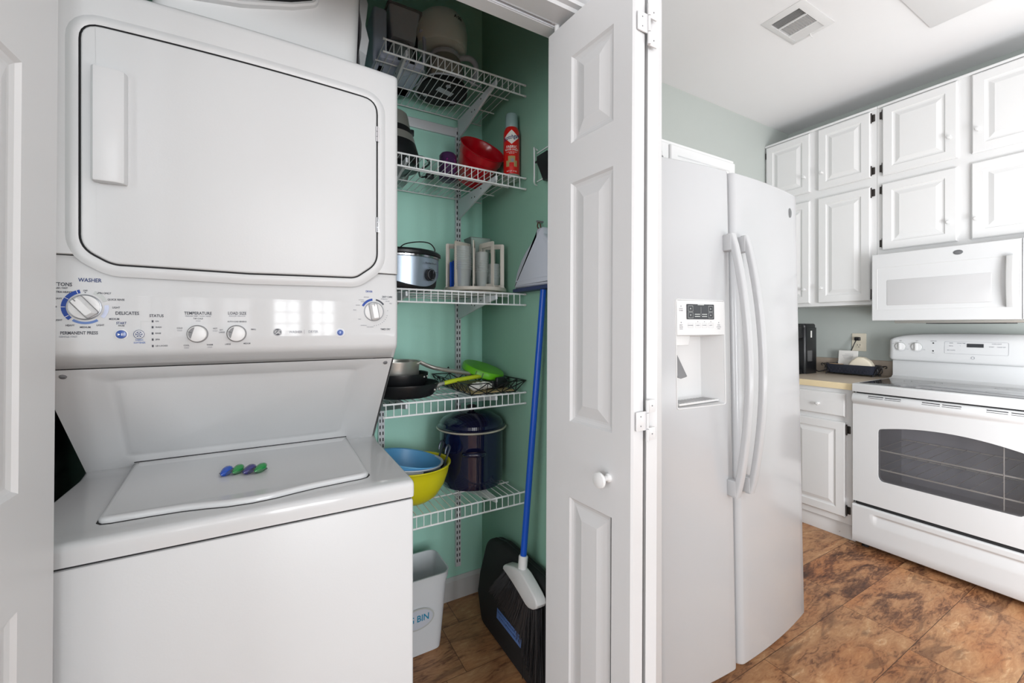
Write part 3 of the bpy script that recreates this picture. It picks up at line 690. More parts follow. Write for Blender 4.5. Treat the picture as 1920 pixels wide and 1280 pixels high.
for a in (-0.2520, -0.2500): b.patch([(a, 1.2262), (a + 0.0011, 1.2262), (a + 0.0011, 1.2308), (a, 1.2308)], lambda u, v: pf(u, v, 0.0054))
part('start_button', b, [BTNB, WHP, WINK], WD, 'blue start button')
b = MB(); b.m = 0; disc(b, -0.2255, 1.2285, 0.0088, 0, 0.0035, rr=0.001); b.m = 1; b.arcband(-0.2255, 1.2285, 0.0078, 0.0086, 0, 360, lambda u, v: pf(u, v, 0.0038), 24)
b.arcband(-0.2255, 1.2285, 0.0050, 0.0056, 0, 360, lambda u, v: pf(u, v, 0.0038), 20)
for k in range(6):
    a = PI * k / 3; b.patch([(-0.2255 + r * math.cos(a + d), 1.2285 + r * math.sin(a + d)) for r, d in ((0.0008, -.4), (0.005, -.16), (0.005, .16), (0.0008, .4))], lambda u, v: pf(u, v, 0.0038))
part('softener_button', b, [WHP, INKN], WD, 'round button with a blue wheel symbol')
b = MB(); b.m = 1; disc(b, 0.1500, 1.2290, 0.0115, 0, 0.0018); b.m = 2; disc(b, 0.1500, 1.2290, 0.0088, 0.0018, 0.003); b.m = 0; disc(b, 0.1500, 1.2290, 0.0068, 0.003, 0.006, rr=0.002)
part('dryer_start_button', b, [BTNB, WHP, INKL], WD, 'blue button in a pale ring')
def monogram(b, cx, cz, r, fn, base=0, ink=1, dark=None):
    b.m = base; b.patch(circle(cx, cz, r, 28), lambda u, v: fn(u, v, 0.0008)); b.m = ink
    b.arcband(cx, cz, r * .84, r * .92, 0, 360, lambda u, v: fn(u, v, 0.0011), 28)
    b.text('GE', r * 1.15, lambda u, v: fn(cx + u, cz + v - 0.02 * r, 0.0011))
    for k in range(4):
        a = PI / 4 + k * PI / 2; b.arcband(cx + r * .55 * math.cos(a), cz + r * .55 * math.sin(a), r * .14, r * .2, 40 + 90 * k, 260 + 90 * k, lambda u, v: fn(u, v, 0.0011), 8)
b = MB(); monogram(b, 0.0160, 1.2310, 0.0085, pf); part('logo_badge', b, [INKD, WH], WD)

# ================================================================== REFRIGERATOR (its own frame: x along the front, y depth, leaning back a little)
FX0, FX1, FS = 1.012, 1.843, 1.354
def fy_(x): u = (x - 1.42) / 0.41; return 0.868 - 0.034 * (1 - u * u)
FR = thing('refrigerator', 'white side by side refrigerator with long curved handles and water dispenser', 'refrigerator', (1.42, 0.86, 0), local=True, rot=(math.radians(-1.1), 0, 0))
FM = Matrix.Translation((-1.42, -0.86, 0.0))
def fmb(): b = MB(); b.M = FM.copy(); return b
b = fmb(); b.box(FX0 + 0.012, FX1 - 0.010, 0.93, 1.66, 0.02, 1.735, 0.004); b.m = 1; b.box(FX0 + 0.02, FX1 - 0.02, 0.916, 0.931, 0.10, 1.73)
b.m = 0
part('refrigerator_cabinet', b, [WHF, GRYM], FR)
b = fmb(); b.box(FX0 + 0.02, FX1 - 0.02, 0.945, 0.97, 0.012, 0.105, 0.004); b.m = 1
for k in range(5): b.box(FX0 + 0.06, FX1 - 0.06, 0.9435, 0.9455, 0.025 + k * 0.013, 0.030 + k * 0.013)
part('base_grille', b, [WHF, SLOT], FR)
def fridge_door(x0, x1, hole=None, chamf=False):
    b = fmb(); er = 0.020; z0, z1 = 0.112, 1.768
    xs = [x0 + er * (1 - math.cos(PI / 2 * k / 5)) for k in range(6)]; ofs = [er * (1 - math.sin(PI / 2 * k / 5)) for k in range(6)]
    mid = [x0 + er + (x1 - x0 - 2 * er) * k / 14 for k in range(1, 14)]
    if hole: mid = sorted(set([m_ for m_ in mid if min(abs(m_ - hole[0]), abs(m_ - hole[1])) > 0.008] + [hole[0], hole[1]]))
    X = xs + mid + [x1 - (x - x0) for x in xs][::-1]; O = ofs + [0] * len(mid) + ofs[::-1]
    zs = [z0, z0 + 0.002, z0 + 0.006] + ([hole[2], hole[3]] if hole else [0.9]) + [z1 - 0.006, z1 - 0.002, z1]; zo = [0.006, 0.002, 0] + ([0, 0]if hole else [0]) + [0, 0.002, 0.006]
    G = [[b.v((x, fy_(x) + o + q, z)) for x, o in zip(X, O)] for z, q in zip(zs, zo)]
    for j in range(len(zs) - 1):
        for i in range(len(X) - 1):
            if hole and j == 3 and hole[0] - 1e-6 <= X[i] < hole[1] - 1e-6: continue
            b.f([G[j][i], G[j][i + 1], G[j + 1][i + 1], G[j + 1][i]])
    bk0 = [b.v((x, 0.915, z0)) for x in X]; bk1 = [b.v((x, 0.915, z1)) for x in X]
    for i in range(len(X) - 1):
        b.f([G[0][i], G[0][i + 1], bk0[i + 1], bk0[i]]); b.f([G[-1][i], G[-1][i + 1], bk1[i + 1], bk1[i]])
    for i in (0, -1):
        col = [G[j][i] for j in range(len(zs))]; b.f(col + [bk1[i], bk0[i]])
    b.f([bk0[0], bk0[-1], bk1[-1], bk1[0]])
    return b
HX0, HX1, HZ0, HZ1 = 1.090, 1.298, 0.992, 1.216
b = fridge_door(FX0, FS - 0.009, (HX0, HX1, HZ0, HZ1))
frz = part('freezer_door', b, WHF, FR, 'narrow left door with dispenser')
# dispenser recess
b = fmb(); yb_ = 0.912
fr_ = [(HX0, fy_(HX0), HZ0), (HX1, fy_(HX1), HZ0), (HX1, fy_(HX1), HZ1), (HX0, fy_(HX0), HZ1)]
bk_ = [(HX0 + 0.004, yb_, HZ0 + 0.012), (HX1 - 0.016, yb_, HZ0 + 0.012), (HX1 - 0.016, yb_, HZ1 - 0.006), (HX0 + 0.004, yb_, HZ1 - 0.006)]
b.loft([fr_, bk_], False, True); part('dispenser_recess', b, WHP, frz)
b = fmb(); P = rrect(HX0 - 0.004, HX1 + 0.006, HZ0 - 0.006, 1.330, 0.012, 5)
Pi = rrect(HX0, HX1, HZ0, HZ1, 0.003, 5)
def ff(x, z, o=0.0): return (x, fy_(x) - o, z)
# trim frame around recess and panel
o1 = [ff(a, c, 0) for a, c in P]; o2 = [ff(a, c, 0.0025) for a, c in offset_poly(P, 0.0015)]; o3 = [ff(a, c, 0.0025) for a, c in offset_poly(P, 0.0035)]; o4 = [ff(a, c, 0.0002) for a, c in offset_poly(P, 0.0045)]
b.loft([o1, o2, o3, o4], False, False)
part('dispenser_frame', b, WHP, frz)
b = fmb(); n = 8
for i in range(n):
    xa = HX0 + 0.001 + (HX1 + 0.001 - HX0) * i / n; xb = HX0 + 0.001 + (HX1 + 0.001 - HX0) * (i + 1) / n
    b.poly([ff(xa, 1.217, 0.0022), ff(xb, 1.217, 0.0022), ff(xb, 1.325, 0.0022), ff(xa, 1.325, 0.0022)])
b.poly([ff(HX0 + 0.001, 1.217, 0.0022), ff(HX1 + 0.001, 1.217, 0.0022), ff(HX1 + 0.001, 1.217, -0.01), ff(HX0 + 0.001, 1.217, -0.01)])
cp = part('dispenser_panel', b, WHP, frz)
b = fmb(); dp_ = lambda u, v: ff(u, v, 0.0034)
b.m = 0; b.patch(rrect(1.130, 1.250, 1.266, 1.314, 0.003), dp_)
b.m = 1; q = lambda u, v: ff(u, v, 0.0040)
for zc in (1.300, 1.279):
    for xc in (1.146, 1.234):
        for (a, c, d, e_) in ((-.010, .010, .0082, .0090), (-.010, .010, -.0090, -.0082), (-.010, -.0092, -.009, .009), (.0092, .010, -.009, .009)): b.patch([(xc + a, zc + d), (xc + c, zc + d), (xc + c, zc + e_), (xc + a, zc + e_)], q)
        s_ = 1 if zc > 1.29 else -1; b.patch([(xc - .003, zc - .002 * s_), (xc + .003, zc - .002 * s_), (xc, zc + .003 * s_)], q)
for a, c, z in ((1.163, 1.186, 1.274), (1.194, 1.217, 1.274), (1.163, 1.186, 1.281), (1.194, 1.217, 1.281), (1.176, 1.204, 1.311)): b.patch([(a, z), (c, z), (c, z + .0022), (a, z + .0022)], q)
b.patch([(1.1898, 1.276), (1.1904, 1.276), (1.1904, 1.306), (1.1898, 1.306)], q)
part('display', b, [DSP, INKG], cp, 'dark dispenser display')
b = fmb(); b.m = 0; q = lambda u, v: ff(u, v, 0.0030)
for x, s1, s2 in ((1.146, 'CRUSHED', 0), (1.177, 'CUBED', 1), (1.206, 'WATER', 1), (1.235, 'LIGHT', 1)):
    for (a, c, d, e_) in ((-.011, .011, .0072, .0076), (-.011, .011, -.0076, -.0072), (-.011, -.0106, -.0074, .0074), (.0106, .011, -.0074, .0074)): b.patch([(x + a, 1.247 + d), (x + c, 1.247 + d), (x + c, 1.247 + e_), (x + a, 1.247 + e_)], q)
    b.text(s1, 0.0048, lambda u, v, x=x: q(x + u, 1.247 + v))
    if s2: b.patch([(x - .0015, 1.2575), (x + .0015, 1.2575), (x + .0015, 1.2605), (x - .0015, 1.2605)], q)
for x, z, ls in ((1.108, 1.299, ('DOOR', 'ALARM')), (1.108, 1.248, ('RESET', 'FILTER', 'HOLD')), (1.272, 1.248, ('LOCK', 'CONTROL', 'HOLD'))):
    for k, s_ in enumerate(ls): b.text(s_, 0.0046, lambda u, v, k=k: q(x + u, z + v - k * 0.006))
    b.patch(circle(x, z + 0.008, 0.002, 8), q)
for mbp, nm_ in zip(split(b, lambda c: sum(c.x > q for q in (1.127, 1.252))), ('alarm_print', 'button_print', 'lock_print')): part(nm_, mbp, [INKS], cp)
b = fmb(); b.prism([(1.092, 1.2155), (1.172, 1.2155), (1.164, 1.184), (1.092, 1.184)], 'y', 0.868, 0.911, 0.002); part('ice_chute', b, WHP, frz)
b = fmb(); b.M = FM @ Matrix.Translation((0.012, -0.004, 0)); b.loft([[(1.094, 0.905, 1.166), (1.121, 0.903, 1.166), (1.147, 0.880, 1.085), (1.140, 0.878, 1.083), (1.116, 0.878, 1.079), (1.102, 0.878, 1.083)], [(1.094, 0.901, 1.166), (1.121, 0.899, 1.166), (1.147, 0.876, 1.085), (1.140, 0.874, 1.083), (1.116, 0.874, 1.079), (1.102, 0.874, 1.083)]])
part('dispenser_paddle', b, PADL, frz, 'grey paddle')
b = fmb(); b.box(HX0 + 0.005, HX1 - 0.008, 0.852, 0.908, 0.998, 1.004, 0.001); b.m = 1
for k in range(12): x = HX0 + 0.016 + k * 0.015; b.poly([(x, 0.856, 1.0045), (x + 0.005, 0.856, 1.0045), (x + 0.005, 0.904, 1.0045), (x, 0.904, 1.0045)])
part('drip_tray', b, [WHP, PADL], frz)
b = fridge_door(FS + 0.006, FX1); frd = part('refrigerator_door', b, WHF, FR, 'wide right door')
b = fmb(); b.m = 0; b.patch(circle(1.762, 1.6865, 0.0115, 24, 0.0185), lambda u, v: ff(u, v, 0.0012)); b.prism(circle(1.762, 1.6865, 0.0115, 24, 0.0185), 'y', fy_(1.762) - 0.0, fy_(1.762) - 0.0010)
b.m = 1; b.text('GE', 0.014, lambda u, v: ff(1.762 + u * .7, 1.6865 + v, 0.0016))
part('logo_badge', b, [LOGO, GRYM], frd)
def fhandle(xc, door):
    b = fmb(); N = 22; rings = []
    for i in range(N + 1):
        t = i / N; z = 0.688 + (1.548 - 0.688) * t; yy = fy_(xc) - 0.022 - 0.052 * math.sin(PI * t) ** 0.8
        wd = 0.0130; rings.append([(xc + a, yy + c, z) for a, c in fillet([(-wd, 0.010, .003), (-wd * .9, -0.008, .007), (wd * .9, -0.010, .007), (wd, 0.010, .003)], 4)])
    b.loft(rings)
    for za, zb in ((0.688, 0.745), (1.490, 1.548)): b.prism(rrect(xc - 0.014, xc + 0.014, za + 0.002, zb - 0.002, 0.004), 'y', fy_(xc) + 0.001, fy_(xc) - 0.028, 0.002)
    part('door_handle', b, WHF, door, 'long curved white handle')
fhandle(1.316, frz); fhandle(1.390, frd)
b = fmb(); b.prism(fillet([(0.868, 1.735, 0), (0.868, 1.774, .004), (0.895, 1.792, .010), (0.96, 1.788, .006), (0.975, 1.735, 0)], 3), 'x', 1.022, 1.062, 0.004); part('hinge_cover', b, GRYM, FR, 'dark grey hinge cover')
b = fmb(); b.prism(fillet([(0.872, 1.735, 0), (0.872, 1.765, .004), (0.905, 1.782, .008), (0.96, 1.778, .004), (0.975, 1.735, 0)], 3), 'x', 1.78, 1.81, 0.003); part('hinge_cover', b, WHP, FR)

# ================================================================== KITCHEN CABINETS (fronts face -X)
CLV = [(0, 0), (0.004, -0.004), (0.010, -0.0055), (0.015, -0.0055), (0.036, 0.0015), (0.0365, 0.0015)]
DTK = 0.019
def cab_door(parent, name, X, ya, yb2, z0, z1, knob=None, hinge=None, stile=0.046, label=None):
    """ya is the picture-left edge (larger y)"""
    b = MB(); b.M = M4((X, ya, z0), (0, -1, 0), (0, 0, 1), (-1, 0, 0))
    W, Hh = ya - yb2, z1 - z0
    if stile: b.slab(W, Hh, DTK, [(stile, W - stile, stile, Hh - stile)], CLV, 0.005)
    else: b.slab(W, Hh, DTK, [(0.012, W - 0.012, 0.012, Hh - 0.012)], [(0, 0), (0.001, 0.0)], 0.006)
    d = part(name, b, CABM, parent, label, angle=12)
    if knob:
        b = MB(); ky, kz = knob; x = X - DTK; rg = []
        for r, h in ((0.0075, 0), (0.0055, 0.003), (0.0050, 0.012), (0.0095, 0.017), (0.0105, 0.022), (0.0075, 0.026), (0.001, 0.027)): rg.append([(x - h, ky + r * math.cos(2 * PI * i / 14), kz + r * math.sin(2 * PI * i / 14)) for i in range(14)])
        b.loft(rg); part('knob', b, WHP, d)
    for (hy, hz) in (hinge or []):
        b = MB(); x = X - 0.0035; s_ = 1 if hy < (ya + yb2) / 2 else -1
        b.prism(fillet([(hy - 0.0085, hz - 0.022, .004), (hy + 0.0085, hz - 0.022, .004), (hy + 0.0085, hz + 0.022, .004), (hy - 0.0085, hz + 0.022, .004)], 3), 'x', X + 0.001, x, 0.001)
        b.tube([(X - 0.010, hy + 0.008 * s_, hz - 0.026), (X - 0.010, hy + 0.008 * s_, hz + 0.026)], 0.0045, 8)
        for dz in (-0.028, 0.028): b.ball((X - 0.010, hy + 0.008 * s_, hz + dz), 0.004, n=8, m=5)
        part('hinge', b, BRNZ, d, 'dark metal hinge')
    return d
XC = 3.219      # carcass face; door fronts sit at 3.20
U1 = thing('wall_cabinet', 'tall white wall cabinet with four doors in the corner beside the refrigerator top', 'cabinet', (3.37, 1.46, 1.375), group=None)
b = MB(); b.box(XC, XR - 0.001, 1.127, YK - 0.001, 1.378, 2.575); b.box(XC - 0.012, XR - 0.001, 1.124, YK - 0.001, 2.568, 2.583, 0.003); part('cabinet_body', b, CABM, U1)
cab_door(U1, 'door', XC, 1.782, 1.491, 2.160, 2.562, (1.520, 2.268), [(1.789, 2.51), (1.789, 2.21)])
cab_door(U1, 'door', XC, 1.440, 1.155, 2.157, 2.560, (1.414, 2.266), [(1.1445, 2.521), (1.1445, 2.197)])
cab_door(U1, 'door', XC, 1.782, 1.491, 1.400, 2.100, (1.520, 1.495), [(1.789, 2.05), (1.789, 1.45)])
cab_door(U1, 'door', XC, 1.440, 1.155, 1.400, 2.100, (1.417, 1.498), [(1.1445, 2.063), (1.1445, 1.44)])
U2 = thing('wall_cabinet', 'wide white wall cabinet with stacked doors directly above the microwave', 'cabinet', (3.37, 0.74, 1.67))
b = MB(); b.box(XC, XR - 0.001, 0.352, 1.1255, 1.672, 2.575); b.box(XC - 0.012, XR - 0.001, 0.350, 1.1225, 2.568, 2.583, 0.003); part('cabinet_body', b, CABM, U2)
cab_door(U2, 'door', XC, 1.096, 0.776, 2.150, 2.562, (0.803, 2.266), [(1.1055, 2.521), (1.1055, 2.200)])
cab_door(U2, 'door', XC, 0.722, 0.400, 2.150, 2.562, (0.697, 2.267), None)
cab_door(U2, 'door', XC, 1.098, 0.777, 1.702, 2.100, (0.806, 1.807), [(1.1055, 2.068), (1.1055, 1.745)])
cab_door(U2, 'door', XC, 0.724, 0.400, 1.702, 2.100, (0.703, 1.804), None)
# cabinet above the refrigerator
U3 = thing('refrigerator_cabinet', 'low white cabinet mounted above and behind the refrigerator', 'cabinet', (1.44, 1.5, 1.80))
b = MB(); b.box(0.98, 1.893, 1.205, YK - 0.001, 1.80, 2.018); part('cabinet_body', b, CABM, U3)
b = MB(); b.M = M4((0.99, 1.205, 1.806), (1, 0, 0), (0, 0, 1), (0, -1, 0)); b.slab(0.44, 0.195, 0.016, [(0.04, 0.40, 0.04, 0.155)], CLV[:4], 0.004); part('door', b, CABM, U3, angle=12)
b = MB(); b.M = M4((1.443, 1.205, 1.806), (1, 0, 0), (0, 0, 1), (0, -1, 0)); b.slab(0.44, 0.195, 0.016, [(0.04, 0.40, 0.04, 0.155)], CLV[:4], 0.004); part('door', b, CABM, U3, angle=12)
# base cabinet and worktop
XB = 2.912
BC = thing('base_cabinet', 'white base cabinet with one drawer and one door left of the range', 'cabinet', (3.2, 1.46, 0))
b = MB(); b.box(XB, XR - 0.001, 1.127, YK - 0.001, 0.095, 0.876); b.box(XB + 0.035, XR - 0.001, 1.128, YK - 0.001, 0.0, 0.095); part('cabinet_body', b, CABM, BC)
b = MB(); b.box(XB + 0.022, XB + 0.035, 1.128, YK - 0.001, 0.0, 0.092, 0.002); b.m = 1; b.prism(circle(1.205, 0.028, 0.002, 8), 'x', XB + 0.0222, XB + 0.0212); part('toe_kick', b, [CABM, GRYM], BC)
cab_door(BC, 'drawer', XB, 1.470, 1.163, 0.716, 0.851, (1.297, 0.777), None, stile=0)
cab_door(BC, 'door', XB, 1.470, 1.163, 0.135, 0.684, (1.44, 0.63), [(1.1495, 0.643), (1.1495, 0.176)])
b = MB(); b.box(XB, XB + 0.004, 1.66, 1.79, 0.1, 0.86)
b = MB(); prof = [(2.898, 0.878), (2.896, 0.880), (2.896, 0.912), (2.898, 0.914), (3.500, 0.914), (3.509, 0.922), (3.509, 1.012), (3.512, 1.016), (XR - 0.0005, 1.016), (XR - 0.0005, 0.878)]
WT = thing('worktop', 'beige laminate worktop with taupe backsplash above the base cabinet', 'worktop', (3.2, 1.46, 0.878))
b = MB(); b.prism([(2.898, 0.9125), (3.5295, 0.9125), (3.5295, 0.880), (2.898, 0.880)], 'y', 1.122, YK - 0.0005, 0); b.prism([(2.897, 0.9135), (2.899, 0.9142), (3.5295, 0.9142), (3.5295, 0.912), (2.897, 0.912)], 'y', 1.122, YK - 0.0005, 0); part('laminate_top', b, LAMT, WT)
b = MB(); b.prism(fillet([(2.893, 0.877, .002), (2.898, 0.877, 0), (2.898, 0.9138, 0), (2.893, 0.9138, .003)], 3), 'y', 1.122, YK - 0.0005, 0); part('front_edge', b, LAME, WT, 'cream front edge')
b = MB(); b.box(3.511, XR - 0.0006, 1.122, YK - 0.0005, 0.9145, 1.016, 0.001); part('backsplash', b, TAUP, WT, 'taupe backsplash strip')

# ================================================================== RANGE
RY0, RY1 = 0.361, 1.118; XF = 2.867
RG = thing('kitchen_range', 'white electric range with arched oven window and grey glass cooktop', 'range', (3.2, 0.74, 0))
b = MB(); ya_, yb3 = RY0 + 0.002, RY1 - 0.004
b.box(XF + 0.028, 3.50, ya_, yb3, 0.03, 0.298); b.box(XF + 0.028, 3.50, ya_, yb3, 0.802, 0.885)
b.box(XF + 0.028, 3.50, ya_, 0.427, 0.298, 0.802); b.box(XF + 0.028, 3.50, 1.053, yb3, 0.298, 0.802); b.box(3.345, 3.50, 0.427, 1.053, 0.298, 0.802)
b.m = 1; b.box(XF + 0.012, XF + 0.0278, RY0 + 0.02, RY1 - 0.018, 0.05, 0.28); b.box(XF + 0.012, XF + 0.0278, RY0 + 0.02, RY1 - 0.018, 0.84, 0.878)
for fx in (2.93, 3.45):
    for fy2 in (RY0 + 0.04, RY1 - 0.04): b.lathe([(0.016, 0), (0.016, 0.031)], (fx, fy2, 0), 10)
part('range_body', b, [WH, BLKM], RG)
b = MB(); b.prism(fillet([(XF - 0.002, 0.876, .003), (XF - 0.002, 0.922, .012), (3.40, 0.922, 0), (3.40, 0.876, 0)], 5), 'y', RY0, RY1, 0.004); part('cooktop_frame', b, WH, RG)
b = MB(); b.prism(rrect(XF + 0.028, 3.385, RY0 + 0.022, RY1 - 0.022, 0.012), 'z', 0.9205, 0.9245, 0.001)
ck = part('cooktop_glass', b, COOK, RG, 'speckled grey glass cooktop')
b = MB()
for cx, cy, r in ((3.02, 0.93, 0.10), (3.02, 0.55, 0.085), (3.26, 0.93, 0.08), (3.26, 0.55, 0.10)):
    for rr_ in (r, r * .62): b.arcband(cx, cy, rr_ - .0012, rr_ + .0012, 0, 360, lambda u, v: (u, v, 0.9248), 36)
for mbp in split(b, lambda c: (c.x > 3.14, c.y > 0.74)): part('burner_ring', mbp, GRYM, ck)
# backguard: lower riser and a bulging head with an arched top
b = MB(); b.box(3.385, 3.505, RY0 + 0.006, RY1 - 0.010, 0.915, 1.060, 0.004); b.prism([(3.330, 0.9226), (3.372, 0.930), (3.386, 0.94), (3.386, 0.9226)], 'y', RY0 + 0.006, RY1 - 0.010, 0.001)
part('backguard_riser', b, WH, RG)
BY = (RY0 + RY1) / 2; BH = (RY1 - RY0) / 2
def bg_top(y): u = (y - BY) / BH; return 1.203 - 0.012 * u * u - 0.030 * abs(u) ** 8
def bgx(z): # front face leans back towards the top
    t = (z - 1.04) / 0.16; return 3.352 + 0.012 * t + 0.030 * max(0, t - 0.72) / 0.28 * max(0, (t - 0.72) / 0.28)
b = MB(); rings = []
for k in range(33):
    u = -1 + 2 * k / 32; uu = math.copysign(1 - (1 - abs(u)) ** 1.6, u); y = BY + uu * BH; zt = bg_top(y); e_ = max(0, (abs(uu) - 0.95) / 0.05); xi = 0.02 * e_ * e_
    zb = 1.034 + 0.012 * e_ * e_
    pr = [(3.366 + xi, zb), (3.356 + xi, zb + 0.004), (3.351 + xi, zb + 0.013)]
    for j in range(1, 9):
        z = zb + 0.013 + (zt - 0.006 - zb - 0.013) * j / 8; pr.append((bgx(z) + xi, z))
    pr += [(pr[-1][0] + 0.010, zt - 0.001), (pr[-1][0] + 0.026, zt), (3.50, zt - 0.004), (3.50, zb)]
    rings.append([(x, y, z) for x, z in pr])
b.loft(rings); bg_ = part('backguard', b, WH, RG, angle=50)
def bgf(o): return lambda u, v: (bgx(v) - o, u, v)     # u is y, v is z
def bgt(b, s, y, z, size): b.text(s, size, lambda u, v: (bgx(z) - 0.0012, y - u, z + v))
for y in (1.060, 0.985):
    b = MB(); z = 1.121; x = bgx(z); b.m = 0
    b.prism(circle(y, z, 0.024, 28), 'x', x, x - 0.008, 0.003); b.prism(rrect(y - 0.0055, y + 0.0055, z - 0.023, z + 0.023, 0.004), 'x', x - 0.007, x - 0.018, 0.002); b.m = 1; b.arcband(y, z, 0.0245, 0.0262, 0, 360, lambda p, q_: (x - 0.0012, p, q_), 28)
    kb = part('burner_knob', b, [WHP, INKG], bg_)
b = MB()
for y in (1.060, 0.985):
    bgt(b, 'OFF', y, 1.1555, 0.006); bgt(b, 'HI', y + 0.036, 1.136, 0.006); bgt(b, 'LO', y - 0.034, 1.105, 0.006); b.arcband(y, 1.121, 0.030, 0.0306, 200, 330, bgf(0.0012), 14)
for s_, y, z in (('BAKE', 0.838, 1.148), ('BROIL', 0.838, 1.132), ('SELF CLEAN', 0.838, 1.108), ('OVEN LIGHT', 0.665, 1.148), ('START', 0.683, 1.132), ('CLEAR OFF', 0.648, 1.132), ('+', 0.802, 1.134), ('-', 0.802, 1.108), ('COOK TIME', 0.798, 1.148), ('SURFACE', 0.912, 1.157), ('HOT', 0.912, 1.088)): bgt(b, s_, y, z, 0.0062)
P = rrect(0.622, 0.866, 1.088, 1.157, 0.008, 4); Q = offset_poly(P, 0.0009)
for i in range(len(P)): j = (i + 1) % len(P); b.poly([bgf(0.0012)(*P[i]), bgf(0.0012)(*P[j]), bgf(0.0012)(*Q[j]), bgf(0.0012)(*Q[i])])
b.arcband(0.752, 1.069, 0.0055, 0.0075, 0, 360, bgf(0.0012), 18)
b.m = 1
for z in (1.1455, 1.100): b.prism(circle(0.913, z, 0.0038, 12), 'x', bgx(z) + 0.001, bgx(z) - 0.0015, 0.0004)
for mbp, nm_ in zip(split(b, lambda c: sum(c.y > q for q in (0.875, 0.94))), ('keypad_print', 'indicator_lights', 'knob_print')): part(nm_, mbp, [INKS, BLK], bg_)
b = MB(); b.poly([bgf(0.0015)(*p) for p in ((0.712, 1.127), (0.776, 1.127), (0.776, 1.147), (0.712, 1.147))]); b.m = 1
b.text('12:00', 0.013, lambda u, v: (bgx(1.137) - 0.003, 0.744 - u, 1.137 + v)) if False else None
part('clock_display', b, [DSP, INKG], bg_, 'dark clock display')
# oven door with arched window
Z0, Z1 = 0.263, 0.868
def win(n=14):
    pts = []
    for k in range(n + 1):
        y = 0.999 + (0.481 - 0.999) * k / n; u = (y - 0.740) / 0.259; pts.append((y, 0.684 + 0.036 * (1 - u * u)))
    top = pts
    low = fillet([(0.481, 0.404, 0.030), (0.999, 0.404, 0.030)], 5) if False else None
    P = []
    P += [(0.999 - 0.022 + 0.022 * math.cos(a), 0.404 + 0.030 - 0.030 * math.sin(a)) for a in [0, .4, .8, 1.2, PI / 2]]
    P += [(0.481 + 0.022 - 0.022 * math.sin(a), 0.434 - 0.030 * math.cos(a)) for a in [0, .4, .8, 1.2, PI / 2]]
    P += [(0.481, 0.670), (0.4835, 0.680), (0.490, 0.687)] + [p for p in top[::-1][1:-1]] + [(0.990, 0.687), (0.9965, 0.680), (0.999, 0.670)]
    return P
Wn = dens(win(), 0.03)
b = MB()
prf = [(XF + 0.022, 0)]
def door_face_x(z): # the top band swells forward as the pull
    if z < 0.812: return XF
    t = (z - 0.812) / (Z1 - 0.812); return XF - 0.016 * math.sin(PI * min(t * 1.12, 1)) ** 0.7
# outer face: ring between the window outline and the door rectangle, below the band
Rz = 0.806; oc = []
ccy, ccz = 0.740, 0.545
y0d, y1d = RY0 + 0.004, RY1 - 0.004
for (a, c) in Wn:
    dx, dz = a - ccy, c - ccz
    s_ = min(((y1d - ccy) / dx) if dx > 1e-9 else ((y0d - ccy) / dx if dx < -1e-9 else 1e9), ((Rz - ccz) / dz) if dz > 1e-9 else ((Z0 - ccz) / dz if dz < -1e-9 else 1e9)); oc.append((ccy + dx * s_, ccz + dz * s_))
b.loft([[(XF, a, c) for a, c in oc], [(XF, a, c) for a, c in Wn], [(XF + 0.004, a, c) for a, c in offset_poly(Wn, 0.001)], [(XF + 0.022, a, c) for a, c in offset_poly(Wn, 0.002)]], False, False)
for cy_, cz_ in ((y0d, Z0), (y1d, Z0), (y0d, Rz), (y1d, Rz)):
    ov = [p for p in oc if abs(p[0] - cy_) < 1e-5]; oh = [p for p in oc if abs(p[1] - cz_) < 1e-5]
    if ov and oh: p1 = min(ov, key=lambda p: abs(p[1] - cz_)); p2 = min(oh, key=lambda p: abs(p[0] - cy_)); b.poly([(XF, *p1), (XF, cy_, cz_), (XF, *p2)])
for y in (y0d, y1d): b.poly([(XF, y, Z0), (XF, y, Rz), (XF + 0.024, y, Rz), (XF + 0.024, y, Z0)])
b.poly([(XF, y0d, Z0), (XF, y1d, Z0), (XF + 0.024, y1d, Z0), (XF + 0.024, y0d, Z0)])
bandp = [(XF + 0.024, Rz), (XF, Rz), (XF - 0.001, 0.811), (XF - 0.006, 0.816), (XF - 0.012, 0.823), (XF - 0.016, 0.832), (XF - 0.016, 0.842), (XF - 0.012, 0.852), (XF - 0.005, 0.862), (XF + 0.004, Z1), (XF + 0.024, Z1)]
b.prism(bandp, 'y', y0d, y1d, 0.002)
od = part('oven_door', b, WH, RG, angle=35)
b = MB()      # vent slots in the band
for ya in (1.040, 0.967, 0.819, 0.745, 0.597, 0.522):
    for z, h_ in ((0.8585, 0.0022), (0.8505, 0.0010)):
        x = XF - 0.0085 if z > 0.855 else XF - 0.0136
        b.box(x, x + 0.006, ya - 0.066, ya, z - h_, z + h_)
for mbp in split(b, lambda c: sum(c.y > q for q in (0.63, 0.85))): part('vent_slot', mbp, BLK, od, 'dark vent slots')
b = MB(); b.poly([(XF + 0.002, a, c) for a, c in offset_poly(Wn, 0.0006)]); part('oven_window', b, OVGL, od, 'grey oven window')
b = MB()      # oven cavity
b.M = None
cav = [(0.430, 0.30), (1.050, 0.30), (1.050, 0.80), (0.430, 0.80)]
b.m = 0; b.loft([[(XF + 0.0225, a, c) for a, c in ((0.42, 0.29), (1.06, 0.29), (1.06, 0.81), (0.42, 0.81))], [(XF + 0.0235, a, c) for a, c in offset_poly(Wn, -0.012)] and [(XF + 0.0225, a, c) for a, c in cav]], False, False)
b.loft([[(XF + 0.0225, a, c) for a, c in cav], [(3.34, a, c) for a, c in cav]], False, True)
part('oven_cavity', b, OVIN, RG, 'grey enamel oven interior')
